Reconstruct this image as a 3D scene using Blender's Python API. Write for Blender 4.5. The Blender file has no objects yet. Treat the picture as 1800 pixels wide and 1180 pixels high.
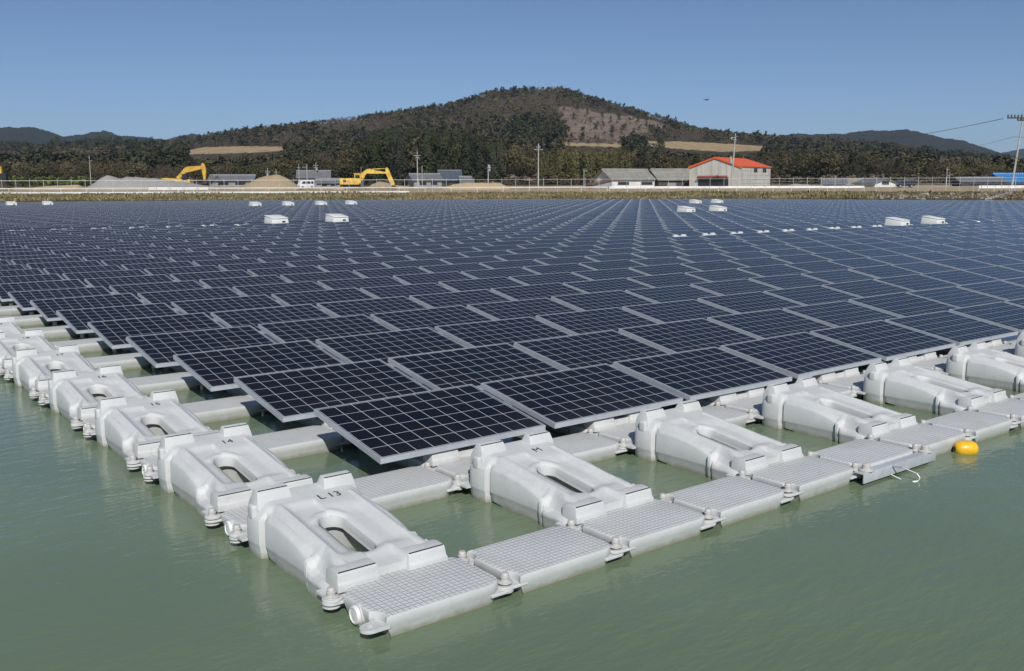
import bpy, bmesh, math, random
import numpy as np
from mathutils import Vector, Matrix
R = math.radians
random.seed(7); rng = np.random.default_rng(7)
SC = bpy.context.scene
COL = SC.collection

# ------------------------------------------------------------------ camera, sky, sun, exposure
CAM = np.array([-3.689, -6.315, 2.334]); YAW, PITCH, ROLL, FL = R(38.24), R(8.74), R(-0.15), 0.9499
_F = Vector((math.sin(YAW)*math.cos(PITCH), math.cos(YAW)*math.cos(PITCH), -math.sin(PITCH)))
_R0 = Vector((math.cos(YAW), -math.sin(YAW), 0)); _U0 = _R0.cross(_F)
_R = _R0*math.cos(ROLL)+_U0*math.sin(ROLL); _U = _U0*math.cos(ROLL)-_R0*math.sin(ROLL)
cd = bpy.data.cameras.new('camera'); cd.sensor_width = 36; cd.sensor_fit = 'HORIZONTAL'; cd.lens = 36*FL
cd.clip_start = 0.1; cd.clip_end = 20000
cam = bpy.data.objects.new('camera', cd); COL.objects.link(cam)
m = Matrix(((_R.x, _U.x, -_F.x, CAM[0]), (_R.y, _U.y, -_F.y, CAM[1]), (_R.z, _U.z, -_F.z, CAM[2]), (0, 0, 0, 1)))
cam.matrix_world = m; SC.camera = cam

SUN_EL, SUN_AZ = 39.0, -150.0                      # azimuth from +Y towards +X
sdir = Vector((math.sin(R(SUN_AZ))*math.cos(R(SUN_EL)), math.cos(R(SUN_AZ))*math.cos(R(SUN_EL)), math.sin(R(SUN_EL))))
W = bpy.data.worlds.new("World"); SC.world = W; W.use_nodes = True
nt = W.node_tree; sky = nt.nodes.new('ShaderNodeTexSky'); sky.sky_type = 'NISHITA'; sky.sun_disc = False
sky.sun_elevation = R(SUN_EL); sky.sun_rotation = R(SUN_AZ); sky.air_density = 0.6; sky.dust_density = 0.2; sky.ozone_density = 4.6
sky.altitude = 50
bg = nt.nodes['Background']; bg.inputs['Strength'].default_value = 0.08
nt.links.new(sky.outputs['Color'], bg.inputs['Color'])
sl = bpy.data.lights.new('sun', 'SUN'); sl.energy = 4.0; sl.angle = R(0.5); sl.color = (1.0, 0.965, 0.91)
so = bpy.data.objects.new('sun', sl); COL.objects.link(so); so.rotation_euler = sdir.to_track_quat('Z', 'Y').to_euler(); so.location = (0, 0, 60)
SC.view_settings.view_transform = 'Standard'; SC.view_settings.look = 'None'; SC.view_settings.exposure = 0.0; SC.view_settings.gamma = 1.0
SC.cycles.use_denoising = True; SC.cycles.max_bounces = 5; SC.cycles.diffuse_bounces = 2; SC.cycles.glossy_bounces = 3
SC.cycles.transparent_max_bounces = 8; SC.cycles.caustics_reflective = False; SC.cycles.caustics_refractive = False

HAZE = 0.00009
# ------------------------------------------------------------------ helpers
FH = np.array([math.sin(YAW), math.cos(YAW)]); RH = np.array([math.cos(YAW), -math.sin(YAW)]); PX = 1710.0
ZR = -YAW                                          # rotation that turns local x to the picture's right, local y away
def at(px, py, D):                                 # photo pixel (1800 wide) at forward distance D (m)
    t = math.tan(math.atan2(590-py, PX)-PITCH)     # slope of the line of sight
    z = CAM[2]+t*D
    dep = D*math.cos(PITCH)-(z-CAM[2])*math.sin(PITCH)
    lat = (px-900)*dep/PX
    p = CAM[:2]+FH*D+RH*lat
    return Vector((p[0], p[1], z))
def polar(u, D, z):                                # arrays: lateral tangent u, forward distance D
    u = u*math.cos(PITCH)
    return np.stack([CAM[0]+FH[0]*D+RH[0]*u*D, CAM[1]+FH[1]*D+RH[1]*u*D, z], -1)

def tag(o, label=None, cat=None, group=None, kind=None):
    if label: o['label'] = label
    if cat: o['category'] = cat
    if group: o['group'] = group
    if kind: o['kind'] = kind
    return o
def empty(name, loc=(0, 0, 0), rz=0, label=None, cat=None, group=None):
    o = bpy.data.objects.new(name, None); COL.objects.link(o); o.location = loc; o.rotation_euler = (0, 0, rz)
    o.empty_display_size = 0.2
    return tag(o, label, cat, group)
def link(name, me, parent=None):
    o = bpy.data.objects.new(name, me); COL.objects.link(o)
    if parent: o.parent = parent
    return o
def dup(o, parent=None):
    c = o.copy(); COL.objects.link(c)
    if parent: c.parent = parent
    for ch in list(o.children): dup(ch, c)
    return c
def smooth(me, ang=35):
    me.polygons.foreach_set('use_smooth', [True]*len(me.polygons)); me.set_sharp_from_angle(angle=R(ang)); me.update()

class MB:
    def __init__(s): s.v = []; s.f = []; s.mi = []
    def add(s, vs, fs, mi=0):
        b = len(s.v); s.v += [tuple(v) for v in vs]; s.f += [tuple(b+i for i in f) for f in fs]; s.mi += [mi]*len(fs); return s
    def box(s, x0, x1, y0, y1, z0, z1, mi=0, M=None):
        vs = [Vector(p) for p in ((x0,y0,z0),(x1,y0,z0),(x1,y1,z0),(x0,y1,z0),(x0,y0,z1),(x1,y0,z1),(x1,y1,z1),(x0,y1,z1))]
        if M: vs = [M@v for v in vs]
        return s.add(vs, [(0,3,2,1),(4,5,6,7),(0,1,5,4),(1,2,6,5),(2,3,7,6),(3,0,4,7)], mi)
    def prism_y(s, pts, y0, y1, mi=0, M=None):      # polygon in x,z pushed along y
        n = len(pts); a = sum(pts[i][0]*pts[(i+1)%n][1]-pts[(i+1)%n][0]*pts[i][1] for i in range(n))
        if a < 0: pts = pts[::-1]
        vs = [Vector((x, y0, z)) for x, z in pts]+[Vector((x, y1, z)) for x, z in pts]
        if M: vs = [M@v for v in vs]
        return s.add(vs, [tuple(range(n)), tuple(range(2*n-1, n-1, -1))]+[(i, n+i, n+(i+1)%n, (i+1)%n) for i in range(n)], mi)
    def prism_x(s, pts, x0, x1, mi=0, tap=0.0):     # polygon in y,z pushed along x; tap shortens the top
        n = len(pts); a = sum(pts[i][0]*pts[(i+1)%n][1]-pts[(i+1)%n][0]*pts[i][1] for i in range(n))
        if a < 0: pts = pts[::-1]
        zs = [p[1] for p in pts]; zl, zh = min(zs), max(zs)
        k = lambda z: tap*(z-zl)/(zh-zl+1e-9)
        vs = [(x0+k(z), y, z) for y, z in pts]+[(x1-k(z), y, z) for y, z in pts]
        return s.add(vs, [tuple(range(n-1, -1, -1)), tuple(range(n, 2*n))]+[(i, (i+1)%n, n+(i+1)%n, n+i) for i in range(n)], mi)
    def tube(s, a, b, r0, r1=None, n=8, mi=0, cap=True):
        a, b = Vector(a), Vector(b); r1 = r0 if r1 is None else r1
        d = (b-a).normalized(); x = d.orthogonal().normalized(); y = d.cross(x)
        vs = [a+(x*math.cos(t)+y*math.sin(t))*r0 for t in [2*math.pi*i/n for i in range(n)]]+[b+(x*math.cos(t)+y*math.sin(t))*r1 for t in [2*math.pi*i/n for i in range(n)]]
        fs = [(i, (i+1)%n, n+(i+1)%n, n+i) for i in range(n)]
        if cap: fs += [tuple(range(n-1, -1, -1)), tuple(range(n, 2*n))]
        return s.add(vs, fs, mi)
    def path(s, pts, r, n=8, mi=0):
        for a, b in zip(pts[:-1], pts[1:]): s.tube(a, b, r, r, n, mi)
        return s
    def lathe(s, prof, n=20, M=None, mi=0):          # (r,z) profile about z
        vs = []; 
        for r, z in prof:
            for i in range(n):
                t = 2*math.pi*i/n; v = Vector((r*math.cos(t), r*math.sin(t), z)); vs.append(M@v if M else v)
        k = len(prof); fs = [(j*n+i, j*n+(i+1)%n, (j+1)*n+(i+1)%n, (j+1)*n+i) for j in range(k-1) for i in range(n)]
        fs += [tuple(range(n-1, -1, -1)), tuple((k-1)*n+i for i in range(n))]
        return s.add(vs, fs, mi)
    def loft(s, outline, levels, mi=0):              # plan outline (CCW) at (z, inset) levels, capped
        n = len(outline); P = [Vector(p) for p in outline]; nr = []
        for i in range(n):
            e0 = (P[i]-P[i-1]).normalized(); e1 = (P[(i+1)%n]-P[i]).normalized()
            n0 = Vector((e0.y, -e0.x)); n1 = Vector((e1.y, -e1.x)); q = n0+n1
            nr.append(q/max(0.5, q.length_squared/2) if q.length > 1e-6 else n0)
        vs = []
        for z, ins in levels: vs += [(P[i].x-nr[i].x*ins, P[i].y-nr[i].y*ins, z) for i in range(n)]
        k = len(levels)
        fs = [(j*n+i, j*n+(i+1)%n, (j+1)*n+(i+1)%n, (j+1)*n+i) for j in range(k-1) for i in range(n)]
        fs += [tuple(range(n-1, -1, -1)), tuple((k-1)*n+i for i in range(n))]
        return s.add(vs, fs, mi)
    def mesh(s, name, mats, bev=0, sm=None, seg=2):
        me = bpy.data.meshes.new(name); me.from_pydata(s.v, [], s.f)
        for mt in (mats if isinstance(mats, (list, tuple)) else [mats]): me.materials.append(mt)
        if any(s.mi): me.polygons.foreach_set('material_index', s.mi)
        if bev:
            bm = bmesh.new(); bm.from_mesh(me)
            es = [e for e in bm.edges if len(e.link_faces) == 2 and e.calc_face_angle(0) > R(25)]
            bmesh.ops.bevel(bm, geom=es, offset=bev, segments=seg, affect='EDGES', profile=0.6, clamp_overlap=True); bm.to_mesh(me); bm.free()
            sm = sm or 40
        if sm: smooth(me, sm)
        me.update(); return me
    def build(s, name, mats, parent=None, bev=0, sm=None, seg=2): return link(name, s.mesh(name, mats, bev, sm, seg), parent)

def np_mesh(name, V, F, mats, mi=None, col=None, uv=None):   # V (n,3), F (m,4)
    me = bpy.data.meshes.new(name); V = np.asarray(V, np.float32); F = np.asarray(F, np.int32)
    k = F.shape[1]; me.vertices.add(len(V)); me.vertices.foreach_set('co', V.ravel())
    me.loops.add(F.size); me.loops.foreach_set('vertex_index', F.ravel())
    me.polygons.add(len(F)); me.polygons.foreach_set('loop_start', np.arange(0, F.size, k, dtype=np.int32))
    for mt in (mats if isinstance(mats, (list, tuple)) else [mats]): me.materials.append(mt)
    if mi is not None: me.polygons.foreach_set('material_index', np.asarray(mi, np.int32))
    if uv is not None:
        l = me.uv_layers.new(name='UVMap'); l.data.foreach_set('uv', np.asarray(uv, np.float32).ravel())
    me.update(calc_edges=True)
    if col is not None:
        a = me.color_attributes.new('tint', 'FLOAT_COLOR', 'POINT'); c = np.ones((len(V), 4), np.float32); c[:, :3] = col
        a.data.foreach_set('color', c.ravel())
    me.validate(); return me

# ------------------------------------------------------------------ materials
class NT:
    def __init__(s, name):
        s.m = bpy.data.materials.new(name); s.m.use_nodes = True; s.t = s.m.node_tree; s.p = s.t.nodes['Principled BSDF']; s.out = s.t.nodes['Material Output']
    def n(s, ty, **kw):
        nd = s.t.nodes.new(ty)
        for k, v in kw.items(): setattr(nd, k, v)
        return nd
    def l(s, a, b): s.t.links.new(a, b)
    def val(s, nd, i, v): nd.inputs[i].default_value = v
    def math(s, op, a, b=None, c=None):
        nd = s.n('ShaderNodeMath', operation=op)
        for i, x in enumerate((a, b, c)):
            if x is None: continue
            if isinstance(x, (int, float)): nd.inputs[i].default_value = x
            else: s.l(x, nd.inputs[i])
        return nd.outputs[0]
    def noise(s, scale, detail=4, rough=.55, vec=None):
        nd = s.n('ShaderNodeTexNoise'); nd.inputs['Scale'].default_value = scale; nd.inputs['Detail'].default_value = detail; nd.inputs['Roughness'].default_value = rough
        if vec is not None: s.l(vec, nd.inputs['Vector'])
        return nd.outputs['Fac']
    def ramp(s, fac, stops):
        nd = s.n('ShaderNodeValToRGB'); cr = nd.color_ramp
        while len(cr.elements) < len(stops): cr.elements.new(0.5)
        for e, (p, c) in zip(cr.elements, stops): e.position = p; e.color = (*c, 1) if len(c) == 3 else c
        s.l(fac, nd.inputs[0]); return nd.outputs[0]
    def mix(s, fac, a, b, bt='MIX'):
        nd = s.n('ShaderNodeMix', data_type='RGBA', blend_type=bt)
        for i, x in ((0, fac), (6, a), (7, b)):
            if isinstance(x, (int, float)): nd.inputs[i].default_value = x
            elif isinstance(x, tuple): nd.inputs[i].default_value = (*x, 1)
            else: s.l(x, nd.inputs[i])
        return nd.outputs[2]
    def bump(s, h, strength=.3, dist=.01):
        nd = s.n('ShaderNodeBump'); nd.inputs['Strength'].default_value = strength; nd.inputs['Distance'].default_value = dist
        s.l(h, nd.inputs['Height']); s.l(nd.outputs[0], s.p.inputs['Normal']); return nd
    def geo(s): return s.n('ShaderNodeNewGeometry').outputs['Position']
    def obj(s): return s.n('ShaderNodeTexCoord').outputs['Object']
    def set(s, base=None, rough=None, metal=None, spec=None, coat=None):
        if base is not None:
            if isinstance(base, tuple): s.p.inputs['Base Color'].default_value = (*base, 1)
            else: s.l(base, s.p.inputs['Base Color'])
        if rough is not None:
            if isinstance(rough, (int, float)): s.p.inputs['Roughness'].default_value = rough
            else: s.l(rough, s.p.inputs['Roughness'])
        if metal is not None: s.p.inputs['Metallic'].default_value = metal
        if spec is not None: s.p.inputs['Specular IOR Level'].default_value = spec
        if coat is not None: s.p.inputs['Coat Weight'].default_value = coat
        return s.m
def simple(name, c, rough=.6, metal=0, var=.25, scale=3.0, spec=.5, bump=0):
    g = NT(name); f = g.noise(scale, 5, .6, g.obj())
    a = tuple(x*(1-var) for x in c); b = tuple(min(1, x*(1+var)) for x in c)
    g.set(g.ramp(f, [(.3, a), (.7, b)]), rough, metal, spec)
    if bump: g.bump(f, .5, bump)
    return g.m
M = {}
# float plastic: pale grey, faint mottling, ochre scum just above the water
def plastic(name, deck):
    g = NT(name); pos = g.geo(); sep = g.n('ShaderNodeSeparateXYZ'); g.l(pos, sep.inputs[0]); z = sep.outputs[2]
    f = g.noise(5, 6, .65, pos); base = g.ramp(f, [(.25, (.53, .54, .53)), (.75, (.61, .62, .615))])
    f2 = g.noise(38, 4, .7, pos); base = g.mix(.10, base, g.ramp(f2, [(.35, (.46, .455, .44)), (.65, (.67, .675, .68))]))
    st = g.noise(14, 4, .7, pos); k = g.math('ADD', z, g.math('MULTIPLY', g.math('SUBTRACT', st, .5), .06))
    w = g.n('ShaderNodeMapRange'); g.l(k, w.inputs[0]); w.inputs[1].default_value = .004; w.inputs[2].default_value = .045; w.inputs[3].default_value = .75; w.inputs[4].default_value = 0
    base = g.mix(w.outputs[0], base, (.25, .225, .14))
    sm_ = g.noise(2.2, 6, .75, pos); base = g.mix(g.math('MULTIPLY', g.math('MAXIMUM', g.math('SUBTRACT', sm_, .52), 0.0), 1.1), base, (.36, .34, .29))
    mpv = g.n('ShaderNodeMapping'); mpv.inputs['Scale'].default_value = (30, 30, 2.0); g.l(pos, mpv.inputs[0]); dr = g.noise(1.0, 3, .6, mpv.outputs[0])
    base = g.mix(g.math('MULTIPLY', g.math('MAXIMUM', g.math('SUBTRACT', dr, .56), 0.0), .7), base, (.34, .33, .29))
    sp = g.noise(90, 2, .5, pos); base = g.mix(g.math('MULTIPLY', g.math('GREATER_THAN', sp, .73), .35), base, (.30, .28, .24))
    g.set(base, g.ramp(f2, [(.3, (.52,)*3), (.7, (.66,)*3)]), 0, .35)
    h = g.math('MULTIPLY', f, .25)
    if deck:                                         # anti-slip squares moulded into the deck
        o = g.obj(); s2 = g.n('ShaderNodeSeparateXYZ'); g.l(o, s2.inputs[0])
        def line(c, pitch, wid):
            a = g.math('ABSOLUTE', g.math('SUBTRACT', g.math('FRACT', g.math('DIVIDE', c, pitch)), .5))
            mr = g.n('ShaderNodeMapRange', interpolation_type='SMOOTHSTEP'); g.l(a, mr.inputs[0]); mr.inputs[1].default_value = .5-wid; mr.inputs[2].default_value = .5; mr.inputs[3].default_value = 0; mr.inputs[4].default_value = 1
            return mr.outputs[0]
        gr = g.math('MAXIMUM', line(s2.outputs[0], .0365, .2), line(s2.outputs[1], .0365, .2))
        nrm = g.n('ShaderNodeNewGeometry'); s3 = g.n('ShaderNodeSeparateXYZ'); g.l(nrm.outputs['True Normal'], s3.inputs[0])
        gr = g.math('MULTIPLY', gr, g.math('GREATER_THAN', s3.outputs[2], .95))
        h = g.math('ADD', h, gr); g.bump(h, .75, .006)
    else: g.bump(h, .12, .01)
    return g.m
M['plastic'] = plastic('float_plastic', False); M['deck'] = plastic('deck_plastic', True)
M['bolt'] = simple('bolt_plastic', (.50, .49, .465), .5, 0, .15, 60)
M['plug'] = simple('white_plug', (.72, .72, .70), .4, 0, .05, 30)
M['black'] = simple('gap_black', (.025, .023, .021), .7, 0, .3, 20)  # near-black for the painted-in rail gap and the buoy's rope hole
M['ink'] = simple('black_ink', (.015, .015, .017), .6, 0, .2, 30)
g = NT('aluminium_frame'); f = g.noise(9, 4, .6, g.geo())
M['alu'] = g.set(g.ramp(f, [(.3, (.57, .61, .645)), (.7, (.66, .70, .735))]), .38, .48, .5)
M['galv'] = simple('galvanised_steel', (.40, .42, .44), .45, .7, .15, 14)
# solar cells: UV counts cells, white lines between them
g = NT('solar_cells'); uv = g.n('ShaderNodeUVMap'); uv.uv_map = 'UVMap'; sp = g.n('ShaderNodeSeparateXYZ'); g.l(uv.outputs[0], sp.inputs[0])
def edge(c, w): return g.math('GREATER_THAN', g.math('ABSOLUTE', g.math('SUBTRACT', g.math('FRACT', c), .5)), .5-w)
cx, cy = sp.outputs[0], sp.outputs[1]
ln = g.math('MAXIMUM', edge(cx, .017), edge(cy, .015))
bus = g.math('GREATER_THAN', g.math('ABSOLUTE', g.math('SUBTRACT', g.math('FRACT', g.math('ADD', g.math('MULTIPLY', cx, 3.0), .0)), .5)), .492)
wn = g.n('ShaderNodeTexWhiteNoise', noise_dimensions='3D'); cb = g.n('ShaderNodeCombineXYZ')
oi = g.n('ShaderNodeObjectInfo'); g.l(g.math('FLOOR', cx), cb.inputs[0]); g.l(g.math('FLOOR', cy), cb.inputs[1]); g.l(g.math('MULTIPLY', oi.outputs['Random'], 91.0), cb.inputs[2]); g.l(cb.outputs[0], wn.inputs[0])
cell = g.ramp(wn.outputs[0], [(0, (.005, .0055, .009)), (.45, (.006, .0065, .011)), (.75, (.008, .0065, .008)), (1, (.005, .0075, .009))])
cry = g.n('ShaderNodeTexVoronoi'); cry.inputs['Scale'].default_value = 7; g.l(uv.outputs[0], cry.inputs['Vector'])
cell = g.mix(.25, cell, g.mix(1.0, cell, cry.outputs['Color'], 'MULTIPLY'))
base = g.mix(g.math('MULTIPLY', bus, .10), cell, (.3, .3, .32)); base = g.mix(ln, base, (.56, .57, .58))
dz = g.noise(.55, 5, .65, g.geo()); lowdust = g.math('MULTIPLY', g.math('SUBTRACT', 1.0, g.math('MINIMUM', g.math('MULTIPLY', cy, .5), 1.0)), .03)
base = g.mix(g.math('ADD', g.math('MULTIPLY', g.math('MAXIMUM', g.math('SUBTRACT', dz, .45), 0.0), .05), g.math('MAXIMUM', lowdust, 0.0)), base, (.23, .22, .20))
M['cells'] = g.set(base, .09, 0, .15)
M['backsheet'] = simple('white_backsheet', (.55, .56, .57), .5, 0, .05)
def leafmat(name, c, var=.18, trans=.15):
    g = NT(name); a = g.n('ShaderNodeAttribute'); a.attribute_name = 'tint'
    f = g.noise(.9, 3, .6, g.geo()); g.set(g.mix(1.0, a.outputs['Color'], g.ramp(f, [(.3, (1-var,)*3), (.7, (1+var,)*3)]), 'MULTIPLY'), .75, 0, .2); return g.m
M['leaf'] = leafmat('leaves', None)
M['bark'] = simple('bark', (.10, .08, .06), .9, 0, .3, 2)

# ------------------------------------------------------------------ the setting: water, ground, hills
g = NT('pond_water'); pos = g.geo()
mp = g.n('ShaderNodeMapping'); mp.inputs['Rotation'].default_value = (0, 0, R(-25)); mp.inputs['Scale'].default_value = (1.0, 2.6, 1); g.l(pos, mp.inputs[0])
w1 = g.noise(2.3, 3, .55, mp.outputs[0]); w2 = g.noise(8.5, 3, .6, mp.outputs[0]); w3 = g.noise(.35, 2, .5, pos)
h = g.math('ADD', g.math('MULTIPLY', w1, 1.0), g.math('MULTIPLY', w2, .33))
g.set(g.ramp(w3, [(.35, (.138, .188, .116)), (.65, (.158, .212, .132))]), .07, 0, .5); g.p.inputs['IOR'].default_value = 1.33
bn = g.bump(h, .5, .035); w4 = g.noise(.16, 3, .6, pos); mr = g.n('ShaderNodeMapRange'); g.l(w4, mr.inputs[0]); mr.inputs[1].default_value = .35; mr.inputs[2].default_value = .65; mr.inputs[3].default_value = .18; mr.inputs[4].default_value = .45; g.l(mr.outputs[0], bn.inputs['Strength']); M['water'] = g.m
wm = MB(); wm.add([tuple(polar(u, D, 0.0)) for u, D in ((-3, -25), (3, -25), (2.2, 164), (-2.2, 164))], [(0, 1, 2, 3)])
# polar() with negative D mirrors, so write the corners out
def cs(lat, D, z=0.0):
    p = CAM[:2]+FH*D+RH*lat; return (p[0], p[1], z)
wm = MB().add([cs(-260, -40), cs(260, -40), cs(260, 164), cs(-260, 164)], [(0, 1, 2, 3)])
tag(wm.build('water', M['water']), kind='structure')

def interp(x, pts):
    a = np.array(pts, float); return np.interp(x, a[:, 0], a[:, 1])
SHORE = [(-900, 159), (0, 159), (450, 160), (900, 162), (1300, 163), (1540, 160), (1800, 156), (2700, 150)]
def ground_z(px, D):                                 # bank, road shelf, yard
    d = D-interp(px, SHORE)
    z = np.interp(d, [-12, -1, 0, 2, 6, 9, 14, 30, 70, 150, 500], [-3, -.4, .02, .42, 1.05, 1.18, 1.25, 1.55, 2.2, 3.2, 5])
    return z
def noise2(x, y, s=1.0, seed=0):                      # cheap smooth value noise from sines
    r = np.random.default_rng(seed); o = 0
    for k in range(7):
        a = r.uniform(0, 6.28); f = s*(1.6**k)*.5; o = o+np.sin((x*math.cos(a)+y*math.sin(a))*f+r.uniform(0, 6.28))*(.72**k)
    return o/2.2
def grid_mesh(name, pxs, Ds, zf, mats, colf=None):
    PXg, Dg = np.meshgrid(pxs, Ds); Z = zf(PXg, Dg); V = polar((PXg-900)/PX, Dg, Z).reshape(-1, 3)
    n, k = len(pxs), len(Ds); i = np.arange(k-1)[:, None]*n+np.arange(n-1)[None]
    F = np.stack([i, i+1, i+1+n, i+n], -1).reshape(-1, 4)
    me = np_mesh(name, V, F, mats, col=colf(PXg, Dg).reshape(-1, 3) if colf else None)
    me.polygons.foreach_set('use_smooth', [True]*len(me.polygons)); return me
g = NT('dry_bank_earth'); pos = g.geo(); at_ = g.n('ShaderNodeAttribute'); at_.attribute_name = 'tint'; f = g.noise(.35, 6, .65, pos); f2 = g.noise(2.2, 4, .7, pos)
g.set(g.mix(1.0, at_.outputs['Color'], g.mix(.5, g.ramp(f, [(.3, (.7, .7, .7)), (.7, (1.25, 1.2, 1.1))]), g.ramp(f2, [(.3, (.6, .6, .55)), (.7, (1.4, 1.35, 1.3))])), 'MULTIPLY'), .95, 0, .1); g.bump(f2, .6, .15)
M['earth'] = g.m
def ground_col(px, D):                                # grassy slope, pale trodden earth on top and in the yard
    d = D-interp(px, SHORE); k = np.clip((d-7)/2.5, 0, 1)[..., None]; far = np.clip((d-70)/25, 0, 1)[..., None]
    c = np.array((.17, .14, .08))*(1-k)+np.array((.40, .325, .225))*k
    wet = np.clip((1.3-d)/.8, 0, 1)[..., None]
    return (c*(1-far)+np.array((.13, .115, .06))*far)*(1-.75*wet)
Dg = np.concatenate([np.arange(147, 176, 1.0), np.arange(176, 260, 4), np.geomspace(260, 9000, 40)])
tag(link('ground', grid_mesh('ground', np.arange(-900, 2701, 30), Dg, lambda p, d: ground_z(p, d)+.12*noise2(p*d/900, d, .5, 3)*(d < 170)*(d > 159), M['earth'], ground_col)), kind='structure')

MAIN = [(-900, 268), (-300, 262), (0, 264), (100, 260), (200, 257), (290, 254), (350, 248), (400, 238), (450, 231), (500, 226), (550, 221), (600, 214), (650, 209), (700, 202), (750, 194), (800, 186), (830, 177), (860, 167), (900, 162), (940, 159), (980, 161), (1020, 170), (1060, 183), (1100, 195), (1150, 208), (1200, 227), (1250, 237), (1300, 243), (1340, 246), (1400, 248), (1450, 252), (1500, 257), (1550, 263), (1600, 268), (1650, 277), (1700, 285), (1750, 294), (1800, 302), (2000, 308), (2700, 310)]
DR, DF = 860.0, 300.0
def hill_py(px, t):                                   # picture height of the hillside at slope share t
    top = interp(px, MAIN)
    return 318+(top-318)*np.clip(t, 0, 1)**.85
def hill_z(px, D):
    t = (D-DF)/(DR-DF); py = hill_py(px, t); sl = np.tan(np.arctan2(590-py, PX)-PITCH); z = CAM[2]+sl*D
    z = np.where(D < DF, -1+(z+1)*np.clip((D-DF+60)/60, 0, 1), z)
    b = np.clip((D-DR)/500, 0, None); return np.where(D > DR, z-140*b*(.25+b), z)
def inpoly(px, py, poly):
    ins = np.zeros(np.shape(px), bool); n = len(poly)
    for i in range(n):
        x0, y0 = poly[i]; x1, y1 = poly[(i+1)%n]
        c = ((y0 > py) != (y1 > py)) & (px < (x1-x0)*(py-y0)/(y1-y0+1e-9)+x0); ins ^= c
    return ins
CLEAR = [(985, 186), (1030, 188), (1060, 196), (1110, 204), (1150, 214), (1180, 226), (1150, 240), (1125, 252), (1060, 256), (990, 254), (1000, 230), (985, 205)]
TAN1 = [(1135, 249), (1200, 250), (1260, 253), (1345, 258), (1340, 266), (1270, 268), (1210, 264), (1140, 258)]
TAN2 = [(330, 264), (360, 258), (430, 256), (505, 257), (500, 264), (430, 268), (335, 270)]
TAN3 = [(985, 251), (1060, 253), (1110, 255), (1100, 260), (985, 256)]
def hill_col(px, D):
    py = hill_py(px, (D-DF)/(DR-DF)); c = np.zeros(px.shape+(3,)); n = noise2(px*.05, D*.05, 2.0, 5)[..., None]
    c[:] = (.075, .060, .038); c += n*.012
    jx, jy = px+9*noise2(px*.08, py*.1, 1.0, 41), py+5*noise2(px*.06, py*.1, 1.0, 42)
    cl = inpoly(jx, jy, CLEAR); c[cl] = np.array((.215, .165, .125)); n4 = noise2(px*.10, py*.35, 1.0, 43)[cl]
    c[cl] += (.028*np.sin(py[cl]*1.15+px[cl]*.03+1.5*n4)[:, None]*(.4+.6*np.clip(n4, 0, 1)[:, None])+.03*n4[:, None])*np.array((1, .9, .78))
    for T in (TAN1, TAN2, TAN3): k = inpoly(px, py, T); c[k] = (.40, .295, .17)
    return np.clip(c, .01, 1)
g = NT('hillside_soil'); a = g.n('ShaderNodeAttribute'); a.attribute_name = 'tint'; f = g.noise(.12, 6, .7, g.geo())
g.set(g.mix(1.0, a.outputs['Color'], g.ramp(f, [(.3, (.65,)*3), (.7, (1.3,)*3)]), 'MULTIPLY'), .95, 0, .1); g.bump(f, .8, 2.0); M['soil'] = g.m
tag(link('hill', grid_mesh('hill', np.arange(-900, 2701, 5), np.concatenate([np.linspace(DF-60, DR, 66), np.linspace(DR+30, 1500, 8)]), hill_z, M['soil'], hill_col)), kind='structure')
# far ranges
def far_hill(prof, D0, depth, seed, c):
    g = NT('far_hill_woods'); f = g.noise(.035, 8, .8, g.geo()); f2 = g.noise(.004, 3, .5, g.geo())
    g.set(g.mix(.5, g.ramp(f, [(.40, tuple(x*.35 for x in c)), (.60, tuple(x*1.6 for x in c))]), g.ramp(f2, [(.4, c), (.6, (c[0]*1.3, c[1]*.95, c[2]*.9))])), .95, 0, .05); g.bump(f, 1.0, 25.0)
    def zf(px, D):
        py = interp(px, prof)+1.1*rng.normal(0, .35, np.shape(px))+1.0*noise2(px, D*.01, .28, seed)+.5*noise2(px, D*.01, .9, seed+1); t = np.clip((D-D0)/depth, -1, 1)
        top = CAM[2]+np.tan(np.arctan2(590-py, PX)-PITCH)*D0
        rid = noise2(px*.05, D*.004, 1.2, seed+2)*.30
        return np.where(t < 0, 5+(top-5)*np.clip(1+t*(1+rid), 0, 1)**1.1, top*(1-t))
    tag(link('far_hill', grid_mesh('far_hill', np.arange(prof[0][0], prof[-1][0]+1, 2.5), np.concatenate([np.linspace(D0-depth, D0, 40), [D0+depth*.5, D0+depth]]), zf, g.m)), kind='structure')
far_hill([(-900, 250), (-200, 238), (0, 223), (20, 221), (40, 222), (70, 222), (95, 229), (120, 239), (150, 234), (190, 228), (215, 236), (270, 241), (285, 248), (330, 262), (700, 285)], 2300, 900, 11, (.045, .055, .035))
far_hill([(200, 270), (285, 248), (310, 240), (340, 234), (380, 238), (420, 248), (500, 262), (900, 285)], 2900, 900, 12, (.045, .055, .035))
far_hill([(1150, 275), (1300, 252), (1370, 240), (1400, 236), (1450, 238), (1480, 236), (1500, 233), (1550, 231), (1590, 230), (1620, 236), (1660, 246), (1690, 249), (1720, 260), (1755, 271), (1800, 286), (1900, 300), (2300, 312)], 2300, 900, 13, (.050, .052, .036))
far_hill([(1500, 300), (1680, 285), (1740, 273), (1770, 269), (1800, 263), (1850, 258), (2000, 250), (2700, 262)], 3600, 1200, 14, (.045, .055, .040))

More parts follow.
